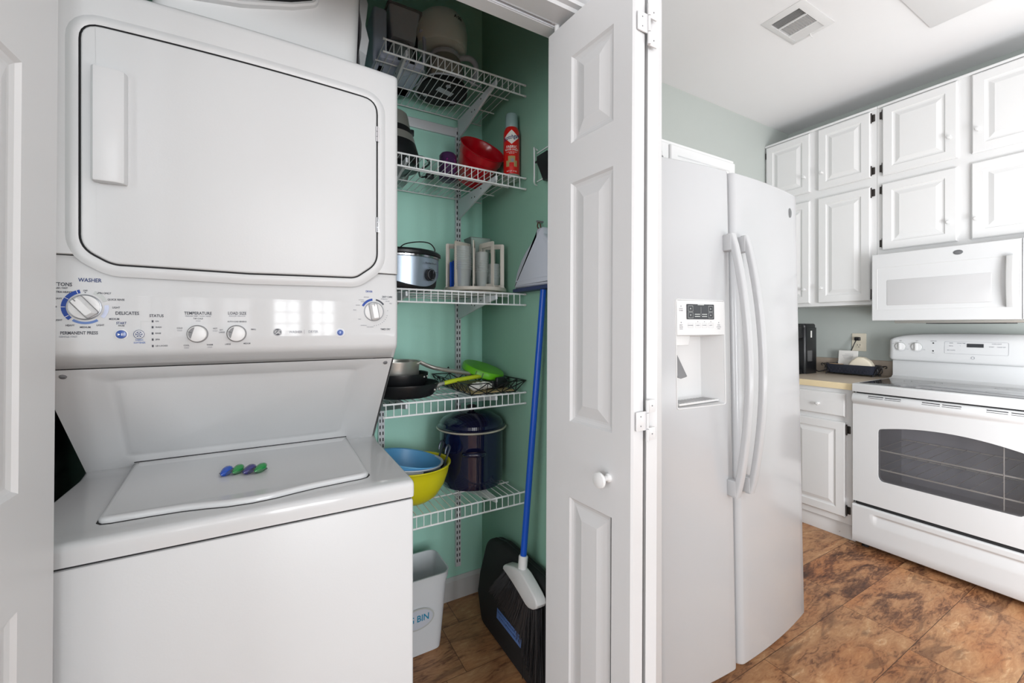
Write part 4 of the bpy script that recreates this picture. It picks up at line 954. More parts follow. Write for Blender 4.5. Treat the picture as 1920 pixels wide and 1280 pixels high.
for z in (0.560, 0.455):
    b = MB(); b.rod((XF + 0.055, 0.436, z), (XF + 0.055, 1.044, z), 0.0042); b.rod((3.32, 0.436, z), (3.32, 1.044, z), 0.0032)
    for k in range(12): y = 0.46 + k * 0.051; b.rod((XF + 0.052, y, z + 0.003), (3.32, y, z + 0.003), 0.0016, 5)
    part('oven_rack', b, RACK, RG)
b = MB(); b.rod((XF + 0.05, 0.555, 0.31), (XF + 0.05, 0.555, 0.79), 0.0022); part('door_spring', b, RACK, od)
# storage drawer with a moulded scoop
b = MB(); ZD0, ZD1 = 0.034, 0.243; ny = 40
def scoop(y, z):
    u = abs((y - 0.740) / 0.282)
    if u >= 1: return 0
    e_ = min(1, (1 - u) / 0.05); zc = 0.187 + 0.018 * (1 - u * u) * 0; t = (z - 0.150) / 0.062
    if t <= 0 or t >= 1: return 0
    return 0.013 * e_ * (t ** 1.3 if t < 0.8 else 0.748 * math.sin(PI / 2 * (1 - t) / 0.2))
zz = [ZD0, ZD0 + 0.004, 0.08, 0.12, 0.145] + [0.150 + 0.062 * k / 14 for k in range(15)] + [0.216, 0.232, ZD1 - 0.003, ZD1]
yy_ = sorted(set([RY0 + 0.002 + (RY1 - RY0 - 0.004) * k / ny for k in range(ny + 1)] + [0.740 - 0.282, 0.740 - 0.275, 0.740 - 0.268, 0.740 + 0.282, 0.740 + 0.275, 0.740 + 0.268]))
G = []
for z in zz:
    zin = 0.004 if z in (ZD0, ZD1) else 0
    G.append([b.v((XF - 0.002 + zin + scoop(y, z), y, z)) for y in yy_])
for j in range(len(zz) - 1):
    for i in range(len(yy_) - 1): b.f([G[j][i], G[j][i + 1], G[j + 1][i + 1], G[j + 1][i]])
bk = [[b.v((XF + 0.024, y, z)) for y in (yy_[0], yy_[-1])] for z in (ZD0, ZD1)]
for j, z in ((0, 0), (-1, 1)): b.f(G[j] + [bk[z][1], bk[z][0]])
for i, k in ((0, 0), (-1, 1)): b.f([G[j][i] for j in range(len(zz))] + [bk[1][k], bk[0][k]])
part('storage_drawer', b, WH, RG, angle=60)
b = MB(); b.box(XF + 0.020, XF + 0.026, RY0 + 0.01, RY1 - 0.01, 0.244, 0.262); part('door_gap', b, BLK, RG, 'black gap above the drawer')

# ================================================================== MICROWAVE
XM_ = 3.120
MW = thing('microwave', 'white over the range microwave mounted under the wall cabinets', 'microwave', (3.3, 0.74, 1.277))
b = MB(); b.box(XM_ + 0.022, XR - 0.001, RY0 + 0.001, RY1, 1.279, 1.667); b.m = 1; b.box(XM_ + 0.05, 3.45, 0.50, 1.03, 1.262, 1.2792, 0.004)
part('microwave_body', b, [WH, STN], MW)
b = MB(); b.box(3.20, 3.40, 0.60, 0.90, 1.258, 1.2622); part('grease_filter', b, BLKM, MW)
b = MB(); b.M = M4((XM_ + 0.022, RY1, 1.277), (0, -1, 0), (0, 0, 1), (-1, 0, 0))
Wm, Hm = RY1 - 0.5375, 0.390
b.slab(Wm, Hm, 0.022, [(0.070, 0.482, 0.087, 0.236)], [(0, 0), (0.001, -0.0005), (0.003, -0.0018), (0.0031, -0.0018)], 0.003)
md = part('microwave_door', b, WH, MW, angle=25)
b = MB(); P = rrect(RY1 - 0.482 + 0.0, RY1 - 0.070, 1.365, 1.5125, 0.007, 4); b.prism(P, 'x', XM_ + 0.0015, XM_ - 0.0006, 0.0006); part('door_window', b, MWIN, md, 'light grey screened window')
b = MB(); P = rrect(0.5440, 1.093, 1.339, 1.5868, 0.008, 4); Q = offset_poly(P, 0.0011); Q2 = offset_poly(P, -0.0005)
b.loft([[(XM_, a, c) for a, c in Q2], [(XM_ - 0.0014, a, c) for a, c in P], [(XM_, a, c) for a, c in Q]], False, False); part('door_bead', b, WHP, md)
b = MB(); N = 16; rg = []
for k in range(N + 1):
    t = k / N; z = 1.338 + 0.249 * t; rg.append([(XM_ - 0.018 - 0.012 * math.sin(PI * t) + c, y, z) for y, c in fillet([(0.588, 0.018, .004), (0.583, -0.004, .006), (0.556, -0.014, .006), (0.549, 0.004, .004)], 4)])
b.loft(rg)
for z in (1.352, 1.572): b.box(XM_ - 0.018, XM_ + 0.001, 0.553, 0.585, z - 0.012, z + 0.012, 0.002)
part('door_handle', b, WHP, md)
b = MB(); b.box(XM_, XM_ + 0.024, RY0 + 0.001, 0.5355, 1.277, 1.667, 0.003); cp = part('control_panel', b, WH, MW)
b = MB()
for r_ in range(6):
    for c_ in range(3): y = 0.49 - c_ * 0.045; z = 1.32 + r_ * 0.035; b.prism(rrect(y - .017, y + .017, z - .012, z + .012, .003), 'x', XM_, XM_ - .0012, .0004)
part('keypad', b, WHP, cp)
b = MB(); b.prism(rrect(0.38, 0.51, 1.56, 1.61, 0.004), 'x', XM_, XM_ - 0.001, 0); part('clock_display', b, DSP, cp)
b = MB(); b.prism(circle(0.753, 1.6305, 0.0185, 24, 0.0125), 'x', XM_, XM_ - 0.0015, 0.0004); b.m = 1; b.text('GE', 0.014, lambda u, v: (XM_ - 0.0019, 0.753 - u * 1.2, 1.6305 + v)); part('logo_badge', b, [LOGO, GRYM], md)

# ================================================================== COUNTER THINGS
CT = 0.9145
CM = thing('coffee_machine', 'tall slim black coffee machine standing in the worktop corner', 'coffee machine', (3.26, 1.60, CT))
b = MB(); b.prism(rrect(3.20, 3.36, 1.515, 1.665, 0.020), 'z', CT, 1.235, 0.003); b.prism(rrect(3.205, 3.355, 1.52, 1.66, 0.020), 'z', 1.235, 1.262, 0.014, 4, r0=0.001)
b.prism(rrect(3.10, 3.20, 1.53, 1.65, 0.015), 'z', CT, CT + 0.03, 0.003); b.prism(rrect(3.10, 3.21, 1.53, 1.65, 0.02), 'z', 1.16, 1.25, 0.01)
part('machine_body', b, BLK, CM)
b = MB(); b.poly([(3.2665, 1.5143, 1.165), (3.285, 1.5143, 1.165), (3.285, 1.5143, 1.212), (3.2665, 1.5143, 1.212)]); part('label_sticker', b, PAPR, CM, 'small white label')
b = MB(); b.poly([(3.225, 1.5145, 1.00), (3.29, 1.5145, 1.00), (3.29, 1.5145, 1.075), (3.225, 1.5145, 1.075)]); part('water_window', b, DSP, CM)
OU = thing('wall_outlet', 'ivory double wall outlet above the black basket', 'outlet', (XR - 0.003, 1.334, 1.134))
b = MB(); b.prism(rrect(1.293, 1.375, 1.072, 1.194, 0.004), 'x', XR - 0.0005, XR - 0.006, 0.002); part('cover_plate', b, IVOR, OU)
for z in (1.157, 1.110):
    b = MB(); b.prism(fillet([(1.317, z - 0.018, .012), (1.351, z - 0.018, .012), (1.351, z + 0.018, .012), (1.317, z + 0.018, .012)], 4), 'x', XR - 0.005, XR - 0.008, 0.001)
    b.m = 1
    for y in (1.327, 1.341): b.box(XR - 0.0084, XR - 0.007, y - 0.0014, y + 0.0014, z + 0.000, z + 0.010)
    b.prism(circle(1.334, z - 0.009, 0.0028, 10), 'x', XR - 0.007, XR - 0.0084); part('receptacle', b, [IVOR, BLK], OU)
b = MB(); pts = [(3.34, 1.514, 0.935), (3.37, 1.506, 0.925), (3.43, 1.475, 0.945), (3.45, 1.452, 0.975), (3.47, 1.43, 1.005), (3.475, 1.40, 1.03), (3.478, 1.375, 1.052), (3.48, 1.358, 1.085), (3.485, 1.345, 1.125), (3.495, 1.338, 1.150), (3.503, 1.337, 1.157)]
def smooth(P, n=4):
    P = [Vector(p) for p in P]; out = []
    for i in range(len(P) - 1):
        p0 = P[max(i - 1, 0)]; p1 = P[i]; p2 = P[i + 1]; p3 = P[min(i + 2, len(P) - 1)]
        for k in range(n):
            t = k / n; out.append(0.5 * ((2 * p1) + (p2 - p0) * t + (2 * p0 - 5 * p1 + 4 * p2 - p3) * t * t + (3 * p1 - p0 - 3 * p2 + p3) * t ** 3))
    out.append(P[-1]); return out
b.tube(smooth(pts), 0.0032, 8); pc = part('power_cord', b, BLK, CM)
b = MB(); b.box(3.498, XR - 0.0085, 1.322, 1.352, 1.145, 1.169, 0.004); part('plug', b, BLK, pc)
# black dish in a curled wire cradle
BD = thing('wire_basket', 'low black dish in a wire cradle with curled handles beside the range', 'basket', (3.43, 1.335, CT))
b = MB(); P0 = rrect(3.385, 3.485, 1.210, 1.462, 0.02, 4); P1 = rrect(3.372, 3.498, 1.196, 1.476, 0.024, 4)
def at_z(P, z): return [(a, c, z) for a, c in P]
b.loft([at_z(P0, CT + 0.012), at_z(P1, CT + 0.066), at_z(offset_poly(P1, -0.003), CT + 0.070), at_z(offset_poly(P1, 0.003), CT + 0.070), at_z(offset_poly(P0, 0.003), CT + 0.016)], True, True)
for k in range(11):
    y = 1.225 + k * 0.021; b.tube([(3.3715, y, CT + 0.020), (3.3665, y + 0.0105, CT + 0.046), (3.3715, y + 0.021, CT + 0.020)], 0.0013, 4)
part('dish', b, mat('slate_black_ceramic', lin(48, 52, 64), 0.3), BD)
b = MB()
b.tube([(a, c, CT + 0.009) for a, c in offset_poly(P0, -0.006)], 0.0022, 6, closed=True)
for x in (3.380, 3.490):
    for y in (1.205, 1.467): b.rod((x, y, CT), (x, y, CT + 0.012), 0.004, 8)
part('wire_cradle', b, BLKW, BD)
for y, s_ in ((1.467, 1), (1.205, -1)):
    b = MB()
    for x in (3.400, 3.470):
        b.tube(smooth([(x, y, CT + 0.004), (x, y + s_ * 0.004, CT + 0.03), (x, y + s_ * 0.016, CT + 0.055), (x, y + s_ * 0.030, CT + 0.068), (x, y + s_ * 0.040, CT + 0.066), (x, y + s_ * 0.040, CT + 0.056), (x, y + s_ * 0.032, CT + 0.055)], 3), 0.0028, 6)
        b.tube(smooth([(x, y + s_ * 0.004, CT + 0.010), (x, y + s_ * 0.018, CT + 0.028), (x, y + s_ * 0.016, CT + 0.05)], 3), 0.0022, 6)
    b.rod((3.400, y + s_ * 0.030, CT + 0.067), (3.470, y + s_ * 0.030, CT + 0.067), 0.003, 6)
    part('curled_handle', b, BLKW, BD)
b = MB(); b.box(-0.001, 0.001, -0.056, 0.056, 0, 0.145); b.m = 1
for z in (0.088, 0.096, 0.104, 0.112, 0.120): b.box(-0.0014, -0.001, -0.03, 0.02 + (z * 300 % 2) * 0.01, z, z + 0.0014)
solo('envelope', b, [PAPR, INKS], 'white printed envelope upright in the black dish', 'envelope', (3.455, 1.375, CT + 0.017), rot=(0, math.radians(8), 0))
b = MB(); b.box(-0.0008, 0.0008, -0.028, 0.028, 0, 0.11); b.M = Matrix.Rotation(0.4, 4, 'X')
solo('receipt', b, PAPR, 'narrow white paper slip leaning in front of the envelope', 'paper', (3.435, 1.345, CT + 0.018), rot=(math.radians(18), math.radians(10), 0))
b = MB(); P = [(-0.070, 0), (-0.066, 0.018), (-0.05, 0.036), (-0.02, 0.050), (0.012, 0.052), (0.045, 0.036), (0.072, 0.010), (0.074, 0)]
b.prism([(a, c * 1.55) for a, c in P], 'x', -0.028, 0.028, 0.010, 3)
solo('paper_wrapped_bread', b, CREMP, 'rounded cream paper bundle lying in the black dish', 'bundle', (3.430, 1.285, CT + 0.044))
b = MB(); b.box(-0.02, 0.02, -0.035, 0.035, 0, 0.052, 0.002)
solo('small_box', b, TAN, 'small tan cardboard box at the left end of the black dish', 'box', (3.420, 1.425, CT + 0.018))

# ceiling vent
CV = thing('ceiling_vent', 'white square ceiling air vent with three banks of louvres', 'vent', (2.27, 1.11, CH - 0.01))
vz = CH
b = MB(); P = [(2.120, 1.012), (2.419, 1.012), (2.419, 1.206), (2.120, 1.206)]; Q = [(2.157, 1.049), (2.392, 1.049), (2.392, 1.180), (2.157, 1.180)]
b.loft([at_z(P, vz - 0.0005), at_z(P, vz - 0.003), at_z(offset_poly(P, 0.004), vz - 0.005), at_z(Q, vz - 0.008), at_z(Q, vz - 0.0006)], False, False)
for x in (2.226, 2.324): b.box(x, x + 0.007, 1.049, 1.180, vz - 0.0078, vz - 0.001)
part('vent_frame', b, WHP, CV)
b = MB(); b.poly([(a, c, vz - 0.0004) for a, c in Q]); part('duct_opening', b, DUCT, CV)
b = MB()
for k in range(6): x = 2.160 + k * 0.0112; b.poly([(x, 1.050, vz - 0.0070), (x, 1.179, vz - 0.0070), (x + 0.008, 1.179, vz - 0.001), (x + 0.008, 1.050, vz - 0.001)])
for k in range(11): y = 1.052 + k * 0.0118; b.poly([(2.234, y, vz - 0.0072), (2.323, y, vz - 0.0072), (2.323, y + 0.009, vz - 0.002), (2.234, y + 0.009, vz - 0.002)])
for k in range(6): x = 2.333 + k * 0.0100; b.poly([(x + 0.009, 1.050, vz - 0.0072), (x + 0.009, 1.179, vz - 0.0072), (x, 1.179, vz - 0.0012), (x, 1.050, vz - 0.0012)])
part('louvre', b, WHP, CV)
b = MB(); b.tube([(2.392, 1.112, vz - 0.005), (2.402, 1.112, vz - 0.018), (2.412, 1.108, vz - 0.024)], 0.0025, 6); part('damper_lever', b, WHP, CV)

# ================================================================== CLOSET SHELVING
SZ = [2.187, 1.823, 1.369, 0.985, 0.596]
SN = ['topmost', 'second', 'middle', 'fourth', 'lowest']
SX0, SX1, SY0, SY1 = 0.326, 0.868, 1.410, 1.795
def make_shelf(z, label, x1=SX1):
    t = thing('wire_shelf', label, 'shelf', (0.6, 1.60, z), 'white wire shelves in the closet')
    b = MB(); n = 22
    b.rod((SX0, SY0, z), (x1, SY0, z), 0.0032, 8); b.rod((SX0, SY0, z - 0.042), (x1, SY0, z - 0.042), 0.0032, 8)
    for k in range(n):
        x = SX0 + 0.006 + k * 0.0256
        if x < x1: b.rod((x, SY0 - 0.001, z + 0.002), (x, SY0 - 0.001, z - 0.044), 0.0016, 5)
    part('front_lip', b, WIRE, t)
    b = MB()
    for k in range(n):
        x = SX0 + 0.006 + k * 0.0256
        if x < x1: b.rod((x, SY0, z + 0.0025), (x, SY1, z + 0.0025), 0.0015, 5)
    part('cross_wires', b, WIRE, t)
    b = MB()
    for y in (1.535, 1.665, SY1): b.rod((SX0 - 0.002, y, z - 0.001), (x1 - 0.004, y, z - 0.001), 0.0026, 6)
    part('support_rod', b, WIRE, t)
    b = MB()
    for y, zz_ in ((SY0, z), (SY0, z - 0.042)): b.rod((x1 - 0.004, y, zz_), (x1 + 0.005, y, zz_), 0.0042, 8); b.rod((SX0 - 0.004, y, zz_), (SX0 + 0.004, y, zz_), 0.0042, 8)
    part('end_cap', b, WHP, t)
    return t
for z, nm in zip(SZ, SN):
    make_shelf(z, '%s of the five white wire shelves in the closet' % nm)
# standards on the wall, slotted
def make_standard(x, label, z0, z1):
    t = thing('shelf_standard', label, 'shelf standard', (x, YC, z0), 'slotted shelf standards')
    b = MB(); b.prism([(x - 0.0125, YC - 0.0005), (x - 0.0125, YC - 0.014), (x + 0.0125, YC - 0.014), (x + 0.0125, YC - 0.0005)], 'z', z0, z1, 0.0008, 1); part('steel_channel', b, STEELW, t)
    b = MB(); z = z0 + 0.02
    while z < z1 - 0.02:
        for a in (-0.006, 0.006): b.poly([(x + a - 0.0022, YC - 0.0146, z), (x + a + 0.0022, YC - 0.0146, z), (x + a + 0.0022, YC - 0.0146, z + 0.014), (x + a - 0.0022, YC - 0.0146, z + 0.014)])
        z += 0.026
    part('slot', b, SLOT, t, 'two rows of dark slots')
make_standard(0.749, 'slotted white shelf standard on the back wall near the right corner', 0.147, 2.150)
make_standard(0.405, 'slotted white shelf standard on the back wall behind the washer edge', 0.147, 2.150)
b = MB(); b.prism([(YC - 0.0005, -0.020), (YC - 0.010, -0.020), (YC - 0.012, -0.016), (YC - 0.012, 0.018), (YC - 0.008, 0.022), (YC - 0.0005, 0.022)], 'x', 0.33, 0.768, 0.0005)
b.M = None
me_o = solo('hang_rail', b, STEELW, 'horizontal white steel rail carrying the shelf standards', 'rail', (0, 0, 2.128))
for s_i, z in enumerate(SZ):
    for x, where in ((0.749, 'right'), (0.405, 'left')):
        zt = z - 0.004
        b = MB()
        P = fillet([(1.422, -0.002, 0.0), (1.4205, -0.018, .004), (1.50, -0.030, .02), (1.785, -0.088, .01), (1.7945, -0.090, 0), (1.7945, -0.001, 0)], 4)
        b.prism(P, 'x', -0.0045, 0.0045, 0.001, 1)
        b.m = 1
        for y, zz_ in ((1.64, -0.030), (1.61, -0.034), (1.55, -0.016)): b.prism(circle(y, zz_, 0.0035, 8), 'x', 0.0047, 0.0052); b.prism(circle(y, zz_, 0.0035, 8), 'x', -0.0047, -0.0052)
        o = solo('shelf_bracket', b, [STEELW, SLOT], 'white steel bracket under the %s end of the %s wire shelf' % (where, SN[s_i]), 'bracket', (x, 0, zt), 'shelf brackets')
TOP = lambda i: SZ[i] + 0.0042
# ---------------------------------------------------------------- shelf 1: grey brewer and white brewer
z = TOP(0)
G1 = thing('drip_coffee_maker', 'grey coffee maker with a clear lidded tank at the left of the top shelf', 'coffee maker', (0.42, 1.62, z))
b = MB(); b.box(0.322, 0.372, 1.56, 1.72, z, 2.398, 0.010); b.box(0.372, 0.50, 1.66, 1.74, z, 2.36, 0.008); b.box(0.335, 0.50, 1.52, 1.74, z, z + 0.034, 0.010); part('machine_body', b, GRYP, G1)
b = MB(); b.loft([at_z(rrect(0.392, 0.482, 1.57, 1.68, .014), z + 0.125), at_z(rrect(0.378, 0.494, 1.555, 1.70, .012), z + 0.230)]); part('filter_tank', b, SMOKE, G1, 'clear smoky tank')
b = MB(); b.loft([at_z(rrect(0.372, 0.502, 1.548, 1.708, .012), z + 0.230), at_z(rrect(0.372, 0.502, 1.548, 1.708, .012), z + 0.236), at_z(rrect(0.38, 0.494, 1.556, 1.70, .012), z + 0.240)]); part('tank_lid', b, GRYM, G1)
b = MB(); b.tube([(0.505, 1.60, z + 0.20), (0.522, 1.60, z + 0.198), (0.526, 1.60, z + 0.13), (0.520, 1.60, z + 0.075), (0.500, 1.60, z + 0.07)], 0.007, 8); part('jug_handle', b, GRYP, G1)
b = MB(); b.lathe([(0.044, 0.036), (0.052, 0.06), (0.050, 0.095), (0.040, 0.118)], (0.435, 1.61, z), 24); part('glass_jug', b, CLEAR, G1)
b = MB(); b.box(0.40, 0.43, 1.517, 1.521, z + 0.010, z + 0.022, 0.001); b.box(0.44, 0.462, 1.517, 1.521, z + 0.010, z + 0.022, 0.001); part('switch', b, BLK, G1)
b = MB(); b.box(0.494, 0.505, 1.62, 1.66, z + 0.09, z + 0.20, 0.002); part('rear_support', b, BLK, G1)
b = MB(); b.tube(smooth([(0.495, 1.70, z + 0.02), (0.506, 1.62, z + 0.006), (0.50, 1.53, z + 0.006), (0.46, 1.56, z + 0.004)], 5), 0.003, 6); part('power_cord', b, LGRY, G1)
G2 = thing('coffee_maker', 'cream dome topped coffee maker with glass jug on the top shelf', 'coffee maker', (0.64, 1.66, z))
cx, cy = 0.612, 1.640
b = MB(); b.lathe([(0.095, 0), (0.102, 0.004), (0.102, 0.022), (0.094, 0.030), (0.04, 0.032)], (cx, cy, z), 36); part('warming_base', b, BLKM, G2, 'black round base')
b = MB(); b.box(cx - 0.045, cx + 0.045, cy + 0.065, cy + 0.130, z + 0.01, z + 0.19, 0.014); part('water_column', b, CRM, G2)
b = MB(); pr = [(0.070, 0.168), (0.094, 0.172), (0.101, 0.182), (0.103, 0.240), (0.098, 0.275), (0.082, 0.300), (0.055, 0.315), (0.020, 0.321)]
def spout(a, zz): d = abs(((a - math.radians(190) + PI) % (2 * PI)) - PI); return 1 + 0.22 * math.exp(-(d / 0.28) ** 2) * max(0, min(1, (0.29 - zz) / 0.03)) * (1 if zz > 0.20 else 0.5)
b.lathe(pr, (cx, cy, z), 48, fn=spout); part('brew_head', b, CRM, G2, 'cream domed head')
b = MB(); b.text('A·life', 0.018, lambda u, v: (cx + 0.101 * math.sin((u + .03) / .1), cy - 0.1035 * math.cos((u + .03) / .1), z + 0.262 + v)); part('brand_mark', b, BLK, G2)
b = MB(); b.lathe([(0.060, 0.034), (0.074, 0.050), (0.076, 0.085), (0.064, 0.128), (0.052, 0.142)], (cx + 0.01, cy - 0.01, z), 36); part('glass_jug', b, CARAF, G2, 'stained glass jug')
b = MB(); b.lathe([(0.056, 0.138), (0.062, 0.142), (0.060, 0.154), (0.040, 0.162), (0.01, 0.164)], (cx + 0.01, cy - 0.01, z), 32)
hp = smooth([(cx + 0.062, cy - 0.035, z + 0.146), (cx + 0.098, cy - 0.05, z + 0.150), (cx + 0.122, cy - 0.06, z + 0.128), (cx + 0.124, cy - 0.06, z + 0.080), (cx + 0.112, cy - 0.055, z + 0.045)], 5)
b.tube(hp, 0.011, 10); part('jug_lid_and_handle', b, LGRY, G2, 'pale grey jug handle')
b = MB(); b.tube(smooth([(cx - 0.06, cy + 0.10, z + 0.01), (cx - 0.100, cy + .04, z + 0.006), (cx - 0.085, cy - 0.10, z + 0.004), (cx, cy - 0.14, z + 0.004), (cx + 0.12, cy - 0.12, z + 0.004)], 6), 0.0032, 6); part('power_cord', b, LGRY, G2)
b = MB()
for a, r in ((30, .07), (150, .07), (270, .07)): b.lathe([(0.010, -0.003), (0.010, 0.001)], (cx + r * math.cos(math.radians(a)), cy + r * math.sin(math.radians(a)), z), 10)
b.poly([(cx - .03, cy - .05, z - .0008), (cx + .04, cy - .03, z - .0008), (cx + .035, cy + .0, z - .0008), (cx - .035, cy - .02, z - .0008)]); part('rating_label', b, LGRY, G2)

# ---------------------------------------------------------------- shelf 2
z = TOP(1)
K1 = thing('electric_kettle', 'black and steel kettle at the left of the second wire shelf', 'kettle', (0.395, 1.58, z))
b = MB(); b.lathe([(0.085, 0), (0.098, 0.006), (0.098, 0.05), (0.086, 0.09)], (0.395, 1.58, z), 36); part('kettle_base', b, BLK, K1, 'black lower body')
b = MB(); b.lathe([(0.086, 0.09), (0.084, 0.096), (0.078, 0.118), (0.0765, 0.121)], (0.395, 1.58, z), 36); part('steel_band', b, STN, K1, 'steel band')
b = MB(); b.lathe([(0.0765, 0.121), (0.074, 0.126), (0.069, 0.142), (0.068, 0.146)], (0.395, 1.58, z), 36); part('black_collar', b, BLK, K1)
b = MB(); b.lathe([(0.066, 0.146), (0.058, 0.19), (0.054, 0.202), (0.040, 0.206), (0.01, 0.208)], (0.395, 1.58, z), 36); part('steel_top', b, STN, K1, 'brushed steel top')
b = MB(); b.box(0.457, 0.472, 1.56, 1.585, z + 0.13, z + 0.155, 0.003); part('lid_latch', b, BLK, K1)
b = MB(); b.tube(smooth([(0.47, 1.62, z + 0.01), (0.49, 1.55, z + 0.004), (0.50, 1.47, z + 0.004), (0.46, 1.43, z + 0.006), (0.40, 1.45, z + 0.004)], 6) , 0.0035, 6); b.box(0.535, 0.565, 1.60, 1.625, z, z + 0.02, 0.004); b.tube(smooth([(0.49, 1.56, z + 0.005), (0.515, 1.62, z + 0.004), (0.545, 1.612, z + 0.01)], 4), 0.0035, 6); part('power_cord', b, BLK, K1)
b = MB(); P0 = rrect(0.40, 0.50, 1.655, 1.775, 0.02); 
b = MB(); P0 = rrect(-0.055, 0.055, -0.04, 0.04, 0.015); P1 = rrect(-0.068, 0.068, -0.05, 0.05, 0.018)
b.loft([at_z(P0, 0.0), at_z(P1, 0.042), at_z(offset_poly(P1, -0.004), 0.045), at_z(offset_poly(P1, 0.003), 0.045), at_z(offset_poly(P0, 0.003), 0.003)])
solo('glass_dish', b, CLEAR, 'small clear glass dish behind the kettle on the second shelf', 'dish', (0.43, 1.735, z))
P2 = thing('purple_bottle', 'purple plastic bottle between kettle and red bucket', 'bottle', (0.622, 1.60, z))
b = MB(); b.lathe([(0.030, 0), (0.036, 0.004), (0.037, 0.07), (0.034, 0.085)], (0.622, 1.60, z), 28); part('bottle_body', b, DPUR, P2)
b = MB(); b.lathe([(0.0345, 0.085), (0.0345, 0.098), (0.027, 0.108), (0.010, 0.112)], (0.622, 1.60, z), 28); part('bottle_cap', b, DPUR, P2)
b = MB(); b.poly([(0.622 + 0.0374 * math.sin(a), 1.60 - 0.0374 * math.cos(a), z + h) for a, h in ((-.5, .035), (.5, .035), (.5, .078), (-.5, .078))]); part('bottle_label', b, PURP, P2, 'bright magenta label')
RB = thing('red_bucket', 'deep red plastic bucket tipped towards the front on the second shelf', 'bucket', (0.765, 1.700, z + 0.054), local=True, rot=(math.radians(46), math.radians(6), 0))
b = MB(); b.lathe([(0.062, 0.004), (0.070, 0.002), (0.072, 0.012), (0.074, 0.014), (0.092, 0.115), (0.095, 0.117), (0.097, 0.146), (0.101, 0.150), (0.097, 0.152), (0.092, 0.146), (0.088, 0.115), (0.068, 0.010)], (0, 0, 0), 48); part('bucket_wall', b, RED, RB)
b = MB(); b.lathe([(0.055, 0.001), (0.0655, -0.001), (0.0655, 0.003), (0.055, 0.003)], (0, 0, 0), 36); b.lathe([(0.01, 0.0015), (0.062, 0.002), (0.062, 0.0036)], (0, 0, 0), 36); part('bucket_bottom', b, LGRY, RB, 'pale worn bottom')
SCN = thing('spray_can', 'red aerosol can of fabric protector with a clear cap', 'spray can', (0.838, 1.465, z))
cx, cy = 0.838, 1.462; rc = 0.0325
b = MB(); b.lathe([(0.029, 0), (rc - .001, 0.002), (rc, 0.008), (rc, 0.178), (rc - 0.002, 0.190), (rc - 0.006, 0.200), (rc - .009, 0.204)], (cx, cy, z), 40); part('can_body', b, REDC, SCN)
b = MB(); b.lathe([(0.0330, 0.0), (0.0332, 0.004), (0.0332, 0.013), (0.0326, 0.015)], (cx, cy, z - 0.0005), 40); part('steel_rim', b, STN, SCN)
b = MB(); b.lathe([(0.0245, 0.203), (0.0255, 0.206), (0.0245, 0.252), (0.022, 0.258), (0.008, 0.259)], (cx, cy, z), 32); part('can_cap', b, mat('frosted_cap', lin(150, 176, 176), 0.25), SCN, 'clear grey cap')
vd = math.atan2(cx, cy)  # bearing of the can from the hall
def cyl(u, v, o=0.0004): a = vd - 0.10 + u / rc; return (cx - (rc + o) * math.sin(a) * -1 * -1 if False else cx + (rc + o) * math.sin(-vd + 0.0 + u / rc), cy - (rc + o) * math.cos(-vd + u / rc), z + v)
b = MB(); b.m = 0; 
for i in range(8):
    def dm(u): return max(0.0, 0.036 * (1 - abs(u) / 0.031))
    u0, u1 = -0.031 + 0.062 * i / 8, -0.031 + 0.062 * (i + 1) / 8
    b.poly([cyl(u0, 0.158 - dm(u0) * .78), cyl(u1, 0.158 - dm(u1) * .78), cyl(u1, 0.158 + dm(u1) * .78), cyl(u0, 0.158 + dm(u0) * .78)])
part('label_diamond', b, PAPR, SCN, 'white diamond')
b = MB(); b.m = 0; b.text('Scotchgard', 0.0205, lambda u, v: cyl(u * .78, 0.158 + v * 1.15 + u * .16, 0.0008)); b.m = 1
b.text('FABRIC', 0.0150, lambda u, v: cyl(u * .9, 0.119 + v, 0.0008)); b.text('WATER SHIELD', 0.0095, lambda u, v: cyl(u * .85, 0.108 + v, 0.0008)); b.text('Repels spills and stains', 0.0048, lambda u, v: cyl(u, 0.0995 + v, 0.0008)); b.text('Blocks soil', 0.0048, lambda u, v: cyl(u, 0.094 + v, 0.0008)); b.text('NET WT 14 OZ', 0.0060, lambda u, v: cyl(u, 0.024 + v, 0.0008))
b.m = 2
def cp_(P, o=0.0008): b.poly([cyl(a, c, o) for a, c in P])
for a0, a1, c0, c1 in ((-.022, -.012, .042, .066), (.012, .022, .042, .066), (-.012, .012, .042, .058), (-.014, -.0, .058, .084), (0, .014, .058, .084)): cp_([(a0, c0), (a1, c0), (a1, c1), (a0, c1)])
b.m = 3; cp_([(-.003, .060), (.008, .060), (.008, .074), (-.003, .074)], 0.0011)
part('can_print', b, [INKN, PAPR, mat('khaki_print', lin(172, 148, 96), 0.5), INKS], SCN, 'brand lettering and armchair picture')
b = MB(); b.text('3M', 0.009, lambda u, v: cyl(u + .004, 0.185 + v, 0.0006)) if False else None
b.bm.free()

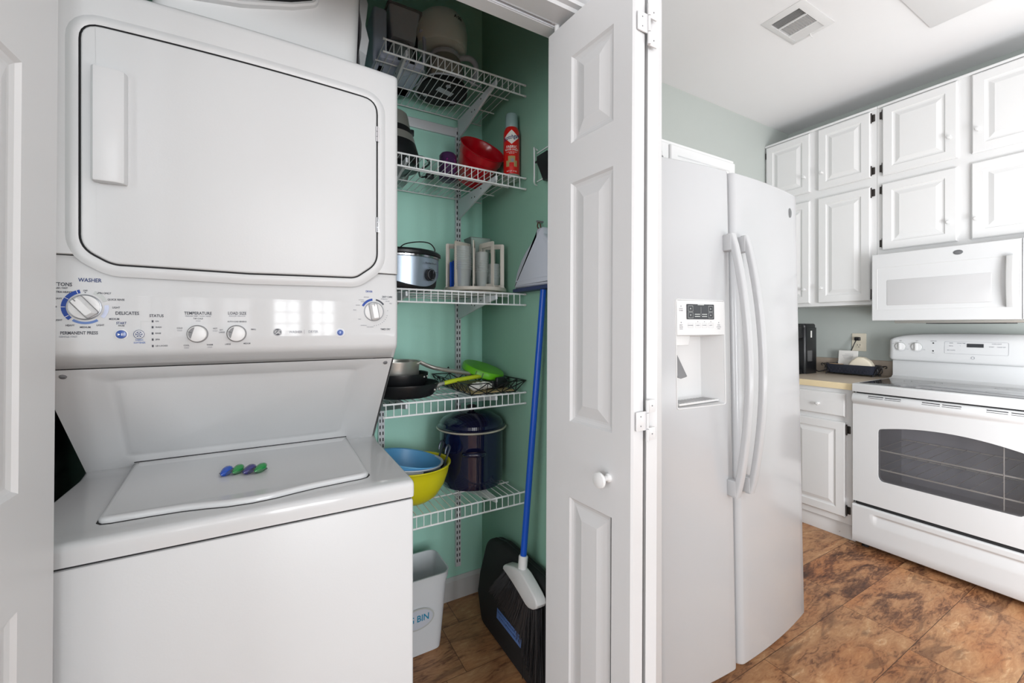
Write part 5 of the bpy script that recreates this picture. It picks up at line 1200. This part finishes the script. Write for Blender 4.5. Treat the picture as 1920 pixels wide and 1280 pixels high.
# ---------------------------------------------------------------- shelf 3
z = TOP(2)
CK = thing('slow_cooker', 'silver and black slow cooker on the middle shelf', 'slow cooker', (0.43, 1.57, z))
cx, cy = 0.437, 1.572; SX_, SY_ = 0.97, 0.80
b = MB(); b.lathe([(0.095, 0), (0.110, 0.004), (0.122, 0.02), (0.126, 0.05)], (cx, cy, z), 48, SX_, SY_); b.lathe([(0.121, 0.02), (0.1255, 0.045), (0.130, 0.05), (0.1305, 0.118), (0.128, 0.120)], (cx, cy, z), 48, SX_ * .955, SY_ * .955); part('cooker_base', b, BLK, CK)
b = MB(); n = 56; lo = []; hi = []
for i in range(n + 1):
    a = math.radians(-175 + 165 * i / n); t = i / n
    zlo = 0.014 + 0.062 * (abs(t - 0.62) / 0.62) ** 1.5 if t < 0.62 else 0.014 + 0.085 * ((t - .62) / .38) ** 2.2
    rl = 0.1215 + 0.01 * min(1, zlo / 0.05); lo.append((cx + (rl + .0012) * math.cos(a) * SX_, cy + (rl + .0012) * math.sin(a) * SY_, z + zlo)); hi.append((cx + 0.1325 * math.cos(a) * SX_, cy + 0.1325 * math.sin(a) * SY_, z + 0.119))
for i in range(n): b.poly([lo[i], lo[i + 1], hi[i + 1], hi[i]])
part('silver_shell', b, SILV, CK, 'silver front shell')
b = MB(); b.lathe([(0.1315, 0.118), (0.137, 0.121), (0.1375, 0.127), (0.134, 0.129)], (cx, cy, z), 48, SX_, SY_); part('silver_rim', b, CHR, CK)
b = MB(); b.lathe([(0.136, 0.128), (0.142, 0.131), (0.142, 0.140), (0.130, 0.149), (0.10, 0.153), (0.03, 0.155)], (cx, cy, z), 48, SX_, SY_); part('cooker_lid', b, BLK, CK)
b = MB(); b.tube(smooth([(cx - 0.035, cy - 0.07, z + 0.150), (cx - 0.015, cy - 0.07, z + 0.166), (cx + 0.035, cy - 0.07, z + 0.178), (cx + 0.075, cy - 0.07, z + 0.176), (cx + 0.096, cy - 0.065, z + 0.158), (cx + 0.097, cy - 0.06, z + 0.142)], 5), 0.0022, 6); part('bail_wire', b, BLKW, CK)
da = math.radians(-60); dx_, dy_ = cx + 0.1345 * math.cos(da), cy + 0.1345 * math.sin(da) * SY_; nv = Vector((math.cos(da) * SY_, math.sin(da), 0)).normalized(); tv = Vector((-nv.y, nv.x, 0))
def dpt(u, v, o): return Vector((dx_, dy_, z + 0.057)) + tv * u + Vector((0, 0, v)) + nv * o
b = MB(); C0 = circle(0, 0, 1, 28)
b.loft([[dpt(a * r, c * r, o) for a, c in C0] for r, o in ((0.0215, -.002), (0.0215, 0.010), (0.019, 0.013))]); b.loft([[dpt(a, c, o) for a, c in rrect(-.004, .004, -.017, .017, .003)] for o in (0.012, 0.020)]); part('control_dial', b, BLK, CK)
b = MB(); b.loft([[dpt(a * r, c * r, 0.0135) for a, c in C0] for r in (0.0185, 0.0175)], False, False); b.poly([dpt(a, c, .0205) for a, c in ((-.0006, .004), (.0006, .004), (.0006, .015), (-.0006, .015))]); part('dial_ring', b, CHR, CK)
b = MB(); b.text('Hamilton Beach', 0.0085, lambda u, v: dpt(u + .004, v + 0.042, 0.003 + abs(u) * .02)); b.text('OFF', 0.0045, lambda u, v: dpt(u - .002, v + 0.026, 0.0022)); b.text('LOW  HIGH', 0.0045, lambda u, v: dpt(u + .026, v + 0.012, 0.001)); part('brand_lettering', b, INKD, CK)
OR = thing('container_carousel', 'beige round carousel rack holding clear food containers', 'rack', (0.742, 1.60, z))
cx, cy = 0.742, 1.600
b = MB(); b.lathe([(0.100, 0), (0.105, 0.003), (0.105, 0.010), (0.03, 0.012)], (cx, cy, z), 40); b.lathe([(0.120, 0.012), (0.129, 0.013), (0.130, 0.018), (0.129, 0.026), (0.126, 0.026), (0.125, 0.018), (0.03, 0.017)], (cx, cy, z), 48); part('turntable', b, BEIG, OR)
def fin(ang, h=0.190):
    b = MB(); ca, sa = math.cos(math.radians(ang)), math.sin(math.radians(ang))
    b.M = Matrix(((ca, -sa, 0, cx), (sa, ca, 0, cy), (0, 0, 1, z + 0.018), (0, 0, 0, 1)))
    O = fillet([(0.022, 0, 0), (0.128, 0, 0), (0.122, 0.02, .004), (0.122, h, .016), (0.030, h, .016), (0.030, 0.02, .004)], 4); I = fillet([(0.046, 0.026, .006), (0.106, 0.026, .006), (0.106, h - 0.022, .008), (0.046, h - 0.022, .008)], 5)
    # frame = outline minus opening: build as four bars with rounded outside
    for P in ([(0.022, 0), (0.128, 0), (0.120, 0.022), (0.030, 0.022)], fillet([(0.106, 0.020, 0), (0.122, 0.020, 0), (0.122, h, .014), (0.106, h - 0.001, 0)], 4), fillet([(0.030, 0.020, 0), (0.044, 0.020, 0), (0.044, h - .001, 0), (0.030, h, .014)], 4), [(0.042, h - 0.020), (0.108, h - 0.020), (0.108, h - 0.0005), (0.042, h - 0.0005)]):
        b.prism(P, 'y', -0.002, 0.002, 0)
    part('divider', b, BEIG, OR)
for a in (-38, -78, -118, -156, 168, 20, 65, 112): fin(a)
def tubstack(x, y, r, h, label, n=7, kind='food_container', m=None, cap=None, h2=0):
    t = thing(kind, label, 'container', (x, y, z + 0.019)); zb = z + 0.019
    b = MB(); pr = [(r * .78, 0)]
    for k in range(n):
        z0_ = h * (0.45 + 0.55 * k / n); pr += [(r * (.93 + .05 * k / n), z0_), (r * (1.0 + .0 * k), z0_ + 0.003), (r * 1.0, z0_ + 0.006)]
    pr.append((r * 1.02, h)); b.lathe(pr, (x, y, zb), 28); part('tub', b, m or CLEAR, t)
    if cap: b = MB(); b.lathe([(r * 1.03, h), (r * 1.03, h + 0.006), (r * .9, h + 0.008)], (x, y, zb), 28); part('tub_lid', b, cap, t)
    return t
MILK = glass('milky_container', (0.80, 0.86, 0.85, 1), 0.45, 0.12)
tubstack(0.672, 1.565, 0.036, 0.168, 'tall stack of clear round tubs at the left of the carousel', 10, m=MILK)
tubstack(0.748, 1.548, 0.026, 0.150, 'stack of clear tubs behind the middle divider of the carousel', 9, m=MILK)
tubstack(0.815, 1.575, 0.029, 0.110, 'short stack of frosted tubs at the right of the carousel', 6, m=glass('frosted_grey_container', (0.74, 0.80, 0.80, 1), 0.6, 0.15))
b = MB(); P0 = rrect(-0.036, 0.036, -0.030, 0.030, 0.008); P1 = rrect(-0.047, 0.047, -0.038, 0.038, 0.008)
b.loft([at_z(P0, 0), at_z(P1, 0.222), at_z(offset_poly(P1, -0.003), 0.226), at_z(offset_poly(P1, 0.002), 0.224), at_z(offset_poly(P0, 0.002), 0.003)])
solo('square_container', b, CLEAR, 'tall clear square container rising above the carousel', 'container', (0.778, 1.655, z + 0.019))
b = MB(); 
for k in range(3): b.box(-0.018, 0.018, -0.030 + k * 0.012, -0.022 + k * 0.012, 0, 0.118 - 0.004 * k, 0.003)
solo('blue_container', b, mat('royal_blue_plastic', lin(16, 80, 190), 0.35), 'bright blue flat containers upright at the left of the carousel', 'container', (0.642, 1.60, z + 0.019), rot=(0, 0, math.radians(30)))

# ---------------------------------------------------------------- shelf 4
z = TOP(3)
def pan(name, label, c, r, h, m, inner, handle, hm, hlabel, group=None, rr=0.82, rivet=True, lip=0.0):
    t = thing(name, label, 'pan', (c[0], c[1], c[2])); b = MB()
    b.lathe([(r * rr * .97, 0), (r * rr, 0.003), (r * (rr + 1) / 2, h * .35), (r * .985, h * .85), (r + lip, h), (r + lip, h + .002), (r * .975, h), (r * .96, h * .85), (r * (rr + 1) / 2 * .96, h * .38), (r * rr * .95, 0.006)], c, 48); part('pan_body', b, m, t)
    b = MB(); 
    if handle: handle(b); hd = part('pan_handle', b, hm, t, hlabel)
    return t
px_, py_ = 0.432, 1.560
def h1(b):
    pts = smooth([(0.568, 1.500, z + 0.042), (0.612, 1.500, z + 0.049), (0.67, 1.502, z + 0.055), (0.726, 1.505, z + 0.059)], 5); n_ = len(pts)
    rings = []
    for i, p in enumerate(pts):
        t = i / (n_ - 1); w1, h1_ = 0.0105 + 0.002 * math.sin(PI * t), 0.0085
        if i == 0: w1 *= .8; h1_ *= .8
        if i == n_ - 1: w1 *= .45; h1_ *= .5
        rings.append([p + Vector((0, w1 * math.cos(a), h1_ * math.sin(a))) for a in [2 * PI * k / 12 for k in range(12)]])
    b.loft(rings)
t = pan('frying_pan', 'large black frying pan with a lime green handle on the fourth shelf', (px_, py_, z), 0.131, 0.046, BLK, BLK, h1, LIME, 'lime green handle')
b = MB(); b.tube([(0.535, 1.500, z + 0.034), (0.556, 1.498, z + 0.040), (0.574, 1.500, z + 0.043)], [0.010, 0.007, 0.006], 10)
for a in (0.518, 0.545): b.ball((a, 1.462 if a < .53 else 1.490, z + (0.026 if a < .53 else 0.024)), 0.0045, n=10, m=6)
part('handle_bracket', b, STN, t, 'steel handle bracket with rivets')
t = pan('black_saute_pan', 'smaller black pan nested inside the frying pan', (0.420, 1.578, z + 0.008), 0.107, 0.072, BLK, BLK, None, BLK, None)
b = MB()
for a in (-48, -33): b.ball((0.420 + 0.106 * math.cos(math.radians(a)), 1.578 + 0.106 * math.sin(math.radians(a)), z + 0.070), 0.004, n=10, m=6)
part('rivet', b, STN, t)
def h3(b):
    for P in (smooth([(0.500, 1.578, z + 0.118), (0.535, 1.560, z + 0.100), (0.58, 1.548, z + 0.088), (0.66, 1.540, z + 0.073), (0.715, 1.535, z + 0.062)], 5),):
        rings = []; n_ = len(P)
        for i, p in enumerate(P):
            t_ = i / (n_ - 1); w1 = 0.006 + 0.006 * min(1, t_ * 3); h_ = 0.0085
            if i == n_ - 1: w1 *= .7; h_ *= .6
            rings.append([p + Vector((0.0, w1 * math.cos(a), h_ * math.sin(a))) for a in [2 * PI * k / 12 for k in range(12)]])
        b.loft(rings)
t = pan('steel_saucepan', 'polished steel saucepan stacked on the black pans', (0.408, 1.590, z + 0.016), 0.090, 0.108, STN, STN, h3, STN, 'long flat steel handle', rr=0.93, lip=0.004)
b = MB(); b.lathe([(0.060, 0), (0.066, 0.003), (0.075, 0.028), (0.090, 0.032), (0.0915, 0.034), (0.073, 0.031), (0.062, 0.005)], (0.478, 1.60, z + 0.094), 36)
b.bm.free()
WB = thing('wire_tray', 'black wire tray basket with a cork mat base on the fourth shelf', 'basket', (0.74, 1.59, z))
bx0, bx1, by0, by1 = 0.640, 0.828, 1.415, 1.755; tx0, tx1, ty0, ty1 = 0.618, 0.862, 1.395, 1.782; zt = z + 0.045
b = MB(); r_ = 0.0018
bot = [(bx0, by0, z + .003), (bx1, by0, z + .003), (bx1, by1, z + .003), (bx0, by1, z + .003)]; top = [(tx0, ty0, zt), (tx1, ty0, zt), (tx1, ty1, zt), (tx0, ty1, zt)]
b.tube(bot, 0.0022, 5, True); b.tube(top, 0.0024, 5, True)
for i in range(4):
    a0, a1, c0, c1 = Vector(bot[i]), Vector(bot[(i + 1) % 4]), Vector(top[i]), Vector(top[(i + 1) % 4]); n_ = 3 if i % 2 == 0 else 6
    for k in range(n_):
        t0, t1 = k / n_, (k + 1) / n_
        b.rod(a0.lerp(a1, t0), c0.lerp(c1, t1), r_, 4); b.rod(c0.lerp(c1, t0), a0.lerp(a1, t1), r_, 4); b.rod(a0.lerp(a1, t0), c0.lerp(c1, t0), r_, 4)
for x, y in ((0.70, ty0), (0.79, ty0)): b.tube([(x, y + .02, z + .004), (x, y + .010, z + .003), (x, y + .002, z + .007)], 0.0026, 5)
part('wire_frame', b, BLKW, WB)
b = MB(); b.box(bx0 + .003, bx1 - .003, by0 + .003, by1 - .003, z + 0.005, z + 0.009); part('cork_base', b, CORK, WB)
b = MB(); b.tube(smooth([(0.70, 1.77, zt), (0.695, 1.775, zt + .018), (0.690, 1.77, zt + .028), (0.683, 1.765, zt + .018)], 3), 0.0028, 6); part('curled_finial', b, BLKW, WB)
b = MB()
for k in range(3): b.ball((-0.02 + .02 * k, 0.01 * (k % 2), 0.014 + .002 * k), 0.026, 0.022, 0.015, 9, 6, fn=lambda p: p * (1 + 0.25 * math.sin(p.x * 300) * math.cos(p.y * 280)))
solo('crumpled_tissue', b, PAPR, 'crumpled white packet inside the black wire tray', 'packet', (0.705, 1.47, z + 0.009), angle=10)
b = MB(); b.box(-0.045, 0.045, -0.03, 0.03, 0, 0.034, 0.008); b.box(-0.03, 0.02, -0.04, -0.025, 0.01, 0.045, 0.005)
solo('black_gadget', b, BLK, 'black plastic gadget at the right of the wire tray', 'gadget', (0.785, 1.50, z + 0.010), rot=(0, 0, 0.3))
GL = thing('green_container_lid', 'bright green round lid leaning on the wire tray', 'lid', (0.757, 1.575, z + 0.048), local=True, rot=(math.radians(14), math.radians(13), 0))
b = MB(); b.lathe([(0.080, 0.0), (0.084, 0.001), (0.088, 0.006), (0.088, 0.024), (0.084, 0.030), (0.03, 0.032)], (0, 0, 0.012), 44, cap0=False); b.lathe([(0.082, 0.001), (0.080, 0.020), (0.03, 0.022)], (0, 0, 0.012), 44, cap0=False); part('lid_shell', b, GRN, GL)
b = MB(); b.poly([(0.0885 * math.sin(a), -0.0885 * math.cos(a), h) for a, h in ((-.75, .018), (-.40, .018), (-.40, .036), (-.75, .036))]); part('lid_window', b, mat('dark_green_window', lin(60, 86, 50), 0.4), GL)

# ---------------------------------------------------------------- shelf 5
z = TOP(4)
ST = thing('stock_pot', 'large navy enamel stock pot with lid on the lowest shelf', 'pot', (0.731, 1.615, z))
cx, cy = 0.731, 1.612
b = MB(); b.lathe([(0.112, 0), (0.124, 0.004), (0.129, 0.018), (0.130, 0.03), (0.131, 0.222)], (cx, cy, z), 56); part('pot_body', b, NAVY, ST)
b = MB(); b.lathe([(0.131, 0.222), (0.143, 0.226), (0.1455, 0.229), (0.143, 0.232), (0.128, 0.233)], (cx, cy, z), 56); part('steel_rim', b, mat('bare_rim', lin(216, 210, 192), 0.3, metal=0.3), ST, 'bare steel rim')
b = MB(); b.lathe([(0.140, 0.233), (0.141, 0.236), (0.132, 0.240), (0.131, 0.252), (0.118, 0.266), (0.080, 0.284), (0.045, 0.292), (0.01, 0.294)], (cx, cy, z), 56); ld = part('pot_lid', b, NAVY, ST)
b = MB(); b.lathe([(0.012, 0.292), (0.010, 0.300), (0.020, 0.306), (0.021, 0.314), (0.012, 0.318), (0.003, 0.319)], (cx, cy, z), 24); part('lid_knob', b, BLK, ld)
b = MB(); ha = -1.98
for sgn in (0, PI):
    a0 = -math.radians(110) + sgn
    b.tube(smooth([(cx + (0.131 + o) * math.cos(a0 + d), cy + (0.131 + o) * math.sin(a0 + d), z + 0.150 + hh) for d, o, hh in ((-.30, -.001, 0), (-.24, .022, .002), (-.1, .030, .004), (.1, .030, .004), (.24, .022, .002), (.30, -.001, 0))], 4), 0.0085, 10)
part('loop_handle', b, NAVY, ST)
def bowl(name, label, c, r, h, m, rot=(0, 0, 0), flute=0, rim=0.004, cat='bowl'):
    b = MB(); pr = [(r * .42, 0), (r * .47, 0.002), (r * .66, h * .16), (r * .84, h * .45), (r * .95, h * .78), (r * .985, h * .95), (r + rim, h), (r + rim, h + .004), (r * .97, h + .002), (r * .93, h * .78), (r * .82, h * .47), (r * .64, h * .19), (r * .42, 0.005)]
    fn = (lambda a, zz: 1 + (0.010 * abs(math.sin(a * flute)) if 0.01 < zz < h * .8 else 0)) if flute else None
    b.lathe(pr, (0, 0, 0), 72, fn=fn); return solo(name, b, m, label, cat, c, rot=rot)
bowl('mixing_bowl', 'large fluted yellow mixing bowl on the lowest shelf', (0.462, 1.548, z), 0.137, 0.134, YEL, flute=16)
CO = thing('metal_colander', 'grey metal colander with loop handles inside the yellow bowl', 'colander', (0.455, 1.56, z + 0.022), local=True, rot=(0, math.radians(6), 0))
b = MB(); b.lathe([(0.05, 0), (0.08, 0.02), (0.11, 0.06), (0.122, 0.112), (0.126, 0.114), (0.118, 0.112), (0.106, 0.062), (0.05, 0.005)], (0, 0, 0), 48); part('colander_bowl', b, mat('dark_grey_metal', lin(92, 100, 112), 0.3, metal=0.6), CO)
for y0_ in (-0.038, 0.030):
    b = MB(); b.tube(smooth([(0.112, y0_, 0.108), (0.120, y0_ - .004, 0.150), (0.127, y0_ + .000, 0.172), (0.124, y0_ + .014, 0.178), (0.118, y0_ + .016, 0.160), (0.116, y0_ + .012, 0.145)], 4), 0.0038, 7); part('loop_handle', b, MATS['dark_grey_metal'], CO)
bowl('white_bowl', 'pale grey mixing bowl nested in the colander', (0.445, 1.555, z + 0.034), 0.120, 0.106, LGRY, rot=(0, math.radians(4), 0), rim=0.005)
bowl('blue_bowl', 'light blue mixing bowl on top of the nested stack', (0.432, 1.560, z + 0.046), 0.120, 0.108, LBLU, rot=(math.radians(2), math.radians(11), 0), rim=0.003)

# ---------------------------------------------------------------- closet floor
def fl_z(h): return h
BN = thing('waste_bin', 'white rectangular waste bin on the closet floor', 'bin', (0.465, 1.615, 0))
b = MB(); P0 = rrect(0.345, 0.578, 1.555, 1.690, 0.028, 6); P1 = rrect(0.318, 0.606, 1.527, 1.716, 0.040, 6); Pm = rrect(0.342, 0.581, 1.552, 1.693, 0.03, 6)
b.loft([at_z(offset_poly(P0, .006), 0.0), at_z(P0, 0.005), at_z(Pm, 0.03), at_z(rrect(0.325, 0.599, 1.534, 1.709, 0.036, 6), 0.262), at_z(rrect(0.320, 0.604, 1.529, 1.714, 0.038, 6), 0.280), at_z(P1, 0.300), at_z(offset_poly(P1, -.002), 0.304), at_z(offset_poly(P1, .003), 0.304), at_z(offset_poly(P0, .006), 0.010)])
part('bin_wall', b, mat('white_bin_plastic', lin(216, 220, 224), 0.4), BN)
def bnf(u, v, o=0.0015): t = v / 0.3; return (0.478 + u, 1.5545 - 0.026 * t - o, v)
b = MB(); b.m = 1; b.patch(circle(0, 0.150, 0.066, 36, 0.043), lambda u, v: bnf(u, v, .0018)); b.m = 0; b.patch(circle(0, 0.150, 0.060, 36, 0.037), lambda u, v: bnf(u, v, .0022))
b.m = 2; b.text('G BIN', 0.036, lambda u, v: bnf(u * .85 + 0.006, 0.152 + v, 0.0026))
part('oval_label', b, [LGRY, INKG, TEAL], BN, 'oval label reading G BIN in teal')
CS = thing('black_carry_case', 'large black hard carry case leaning against the right closet wall', 'case', (0.80, 1.44, 0), local=True, rot=(0, math.radians(4.5), 0))
b = MB(); P = fillet([(-0.36, 0, .02), (0.165, 0.0, .045), (0.222, 0.100, .03), (0.212, 0.190, .05), (0.165, 0.352, .085), (0.05, 0.375, .05), (-0.36, 0.375, .08)], 7)
b.prism([(a, c) for a, c in P], 'x', -0.030, 0.034, 0.016, 4); part('case_shell', b, BLKM, CS)
b = MB(); b.prism([(a, c) for a, c in offset_poly(P, -.0015)], 'x', 0.0, 0.004, 0.001); part('case_seam', b, BLK, CS)
b = MB(); b.tube([(-0.029, -0.17, 0.004), (-0.031, -0.165, 0.10), (-0.031, -0.18, 0.16)], 0.0015, 5); part('panel_line', b, BLK, CS)
b = MB(); b.m = 0
def cs(u, v, o=.0008): return (-0.0300 - o, 0.035 - u, 0.132 + v)
b.poly([cs(*p) for p in ((0, 0), (0.185, 0), (0.185, -0.038), (0, -0.038))][::-1]); b.m = 1
rnd = random.Random(3)
for row in (-0.010, -0.024):
    u = 0.006 if row > -.02 else 0.020
    while u < 0.172:
        h_ = rnd.uniform(.004, .010); w_ = rnd.uniform(.0015, .004); b.poly([cs(u, row - .004, .0014), cs(u + .0018, row - .004, .0014), cs(u + .0018 + w_, row - .004 + h_, .0014), cs(u + w_, row - .004 + h_, .0014)]); b.poly([cs(u, row + .001, .0014), cs(u + w_ + .003, row + .001, .0014), cs(u + w_ + .003, row + .0025, .0014), cs(u, row + .0025, .0014)]); u += rnd.uniform(.005, .009)
part('name_tape', b, [TAPE, INKN], CS, 'blue tape with scribbled marker')

# broom and dustpan on the right wall
BR = thing('angle_broom', 'angled broom with blue pole, white head and black bristles', 'broom', (0.79, 1.30, 0))
tp = Vector((0.845, 1.247, 1.374)); bp_ = Vector((0.772, 1.268, 0.410))
b = MB(); b.rod(tp, bp_, 0.0115, 16); part('broom_pole', b, BLUP, BR, 'blue pole')
hx = 0.768
b = MB()
dn = (bp_ - tp).normalized()
b.tube([bp_ - dn * 0.030, bp_ - dn * 0.026, bp_ + dn * 0.02, bp_ + dn * 0.05], [0.013, 0.0165, 0.0165, 0.015], 14)
HP = [(1.374, 0.346), (1.372, 0.358), (1.360, 0.369), (1.330, 0.380), (1.295, 0.392), (1.262, 0.398), (1.235, 0.394), (1.200, 0.380), (1.165, 0.364), (1.148, 0.352), (1.144, 0.338), (1.150, 0.326), (1.170, 0.312), (1.195, 0.303), (1.215, 0.304), (1.25, 0.316), (1.295, 0.330), (1.345, 0.341)]
b.prism(HP, 'x', hx - 0.020, hx + 0.020, 0.006, 3); part('broom_head', b, WHP, BR, 'white plastic head')
b = MB(); b.tube(smooth([(hx - .002, 1.352, 0.43), (hx - .002, 1.362, 0.455), (hx, 1.358, 0.475)], 3), [.006] * 6 + [.006], 6) if False else None
b.bm.free()
b = MB(); rnd = random.Random(5)
for i in range(760):
    t = rnd.random(); y_t = 1.366 + (1.156 - 1.366) * t; z_t = 0.350 + (0.316 - 0.350) * t
    y_b = 1.466 + (1.135 - 1.466) * t + rnd.uniform(-.010, .010); z_b = 0.232 - 0.05 * t - 0.12 * max(0, t - .62) / .38 + rnd.uniform(-.016, .010)
    x_t = hx + rnd.uniform(-.014, .014); x_b = hx - .016 + rnd.uniform(-.020, .014)
    m_ = (Vector((x_t, y_t, z_t)).lerp(Vector((x_b, y_b, z_b)), .5)) + Vector((rnd.uniform(-.003, .003), rnd.uniform(-.004, .004), 0))
    b.tube([(x_t, y_t, z_t), m_, (x_b, y_b, z_b)], [.0017, .0014, .0007], 3, cap=False)
part('bristles', b, BRS, BR, 'black bristles')
DP = thing('dustpan', 'pale grey dustpan hanging high on the broom pole', 'dustpan', (0.845, 1.27, 1.38))
half = [(0.172, 0.008), (0.176, 0.016), (0.170, 0.040), (0.155, 0.075), (0.125, 0.115), (0.085, 0.150), (0.045, 0.176), (0.022, 0.192), (0.019, 0.210), (0.014, 0.216)]
out_ = [(1.265 + a, 1.382 + c) for a, c in half] + [(1.265 - a, 1.382 + c) for a, c in half[::-1]]
b = MB(); n_ = len(out_)
b.loft([[(0.868, a, c) for a, c in out_], [(0.846, a, c) for a, c in out_], [(0.838, a, c) for a, c in offset_poly(out_, .004)], [(0.834, a, c) for a, c in offset_poly(out_, .012)]])
b.prism([(1.105, 1.4165), (1.425, 1.4165), (1.421, 1.4205), (1.109, 1.4205)], 'x', 0.8335, 0.8350, 0)
pan_ = part('pan_shell', b, LGRY, DP)
b = MB(); b.box(0.830, 0.868, 1.089, 1.441, 1.376, 1.390, 0.003); part('rubber_lip', b, BLUR, DP, 'navy rubber lip')
b = MB(); b.tube(smooth([(0.845, 1.272, 1.594), (0.845, 1.285, 1.604), (0.850, 1.292, 1.615), (0.856, 1.296, 1.626)], 4), 0.0022, 6); b.tube(smooth([(0.845, 1.262, 1.594), (0.850, 1.275, 1.612), (0.858, 1.294, 1.625)], 4), 0.0022, 6); part('hanging_cord', b, BRWN, DP, 'brown cord')
b = MB(); b.prism(circle(1.295, 1.628, 0.004, 10), 'x', 0.848, 0.8758); solo('wall_nail', b, GRYM, 'small nail in the right closet wall above the dustpan', 'nail', (0, 0, 0)).name = 'wall_nail'
# small wire holder on the right wall
WHK = thing('wire_wall_holder', 'small white wire holder on the right closet wall', 'holder', (0.86, 1.29, 1.84))
b = MB()
for y in (1.318, 1.20):
    b.tube(smooth([(0.875, y + .012, 1.905), (0.862, y + .012, 1.911), (0.852, y, 1.905), (0.850, y - .004, 1.88), (0.850, y - .004, 1.80), (0.852, y, 1.782), (0.862, y + .010, 1.775), (0.875, y + .016, 1.775)], 4), 0.0028, 6)
for z_ in (1.893, 1.787): b.rod((0.872, 1.33, z_), (0.872, 1.18, z_), 0.0022, 5)
part('bent_wire', b, WIRE, WHK)
HT = thing('black_hand_tool', 'black tapering tool hanging in the wire holder beside the folded door', 'tool', (0.852, 1.265, 1.80))
b = MB(); b.loft([[(0.845, 1.290, 1.862), (0.870, 1.290, 1.862), (0.870, 1.225, 1.862), (0.845, 1.225, 1.862)], [(0.845, 1.290, 1.840), (0.870, 1.290, 1.840), (0.870, 1.22, 1.840), (0.845, 1.22, 1.840)], [(0.850, 1.255, 1.765), (0.866, 1.255, 1.765), (0.866, 1.22, 1.765), (0.850, 1.22, 1.765)]]); part('tool_body', b, BLK, HT)
b = MB(); b.rod((0.855, 1.312, 1.850), (0.855, 1.225, 1.856), 0.004, 8); part('tool_bar', b, BLK, HT)

# ---------------------------------------------------------------- on and beside the washer dryer
HM = thing('laundry_hamper', 'white plastic hamper with a cut-out grip standing on the dryer', 'hamper', (-0.02, 1.40, 1.905))
z = 1.9055
b = MB(); x0, x1 = -0.232, 0.212; y0_, y1_ = 1.225, 1.56
rg = []
for t, ins in ((0, 0.012), (0.01, 0.004), (0.05, 0.0), (1, -0.012)):
    rg.append(at_z(rrect(x0 + ins, x1 - ins, y0_ + ins, y1_ - ins, 0.040, 6), z + 0.36 * t))
rg.append(at_z(rrect(x0 - .024, x1 + .024, y0_ - .024, y1_ + .024, 0.045, 6), z + 0.362)); rg.append(at_z(rrect(x0 - .008, x1 + .008, y0_ - .008, y1_ + .008, 0.04, 6), z + 0.364)); rg.append(at_z(rrect(x0 + .016, x1 - .016, y0_ + .016, y1_ - .016, 0.04, 6), z + 0.02))
b.loft(rg); part('hamper_body', b, BSKT, HM)
P = fillet([(-0.205, 2.000, .03), (-0.06, 2.026, .06), (0.05, 2.060, .04), (0.106, 2.086, .022), (0.112, 2.18, .03), (-0.205, 2.18, .03)], 6)
yf = 1.216
def hb(a, c, o): return (a, yf - o + (0.0), c)
b = MB(); b.loft([[hb(a, c, -0.006) for a, c in offset_poly(P, -.006)], [hb(a, c, 0.008) for a, c in offset_poly(P, -.005)], [hb(a, c, 0.012) for a, c in offset_poly(P, -.001)], [hb(a, c, 0.010) for a, c in offset_poly(P, .005)], [hb(a, c, -0.002) for a, c in offset_poly(P, .006)]], False, False); part('grip_rim', b, BSKT, HM)
b = MB(); b.poly([hb(a, c, -0.0005) for a, c in offset_poly(P, .004)]); part('grip_opening', b, BLKM, HM, 'dark grip opening')
b = MB(); rg = []
for k in range(9):
    t = k / 8; w1 = 0.012 + 0.006 * math.sin(k * 2.1) ; rg.append([(0.226 + 0.004 * math.sin(k * 1.7) - .004, 1.24, z + 0.30 * t), (0.226 + w1 + .002, 1.25 + 0.01 * math.sin(k), z + 0.30 * t), (0.235 + .004 * math.cos(k * 2), 1.36, z + 0.30 * t), (0.224, 1.38, z + 0.30 * t)])
b.loft(rg); solo('plastic_bag', b, BAGM, 'grey crumpled plastic bag squeezed against the right side of the hamper', 'bag', (0, 0, 0), angle=20)
BP = thing('black_board', 'glossy black upright board behind the left side of the washer', 'panel', (-0.45, 1.5, 0))
b = MB(); b.box(-0.478, -0.452, 1.10, 1.775, 0.0, 1.35, 0.004); part('panel_board', b, mat('glossy_black_board', lin(20, 20, 21), 0.18, bump=0.3, bscale=6), BP)

# laundry pods
def pod(x, y, ang, c1, c2, label):
    t = thing('laundry_pod', label, 'laundry pod', (x, y, 0.8893), 'laundry pods on the washer lid', local=True, rot=(0, 0, ang))
    def pinch(p): k = 1 - 0.55 * min(1, abs(p.x) / 0.024) ** 1.6; return Vector((p.x + p.z * 0.5, p.y * k, p.z * k))
    for s_, m_, nm in ((-1, c1, 'blue_chamber'), (1, c2, 'green_chamber')):
        b = MB(); b.ball((s_ * 0.0115, 0, 0.0105), 0.0215, 0.0120, 0.0105, 16, 10, R=Matrix.Rotation(math.radians(62), 4, 'Z').to_3x3(), fn=pinch); part(nm, b, m_, t)
    b = MB(); b.ball((0, 0, 0.0075), 0.0265, 0.0200, 0.0075, 20, 8, fn=lambda p: Vector((p.x, p.y, p.z * (1 - .5 * (p.x / .0265) ** 2)))); part('clear_film', b, FILM, t)
pod(-0.077, 1.212, 0.05, PODB, PODG, 'left of the two blue and green laundry pods on the washer lid')
pod(-0.030, 1.198, -0.10, PODV, PODG, 'right of the two laundry pods, with the violet chamber')
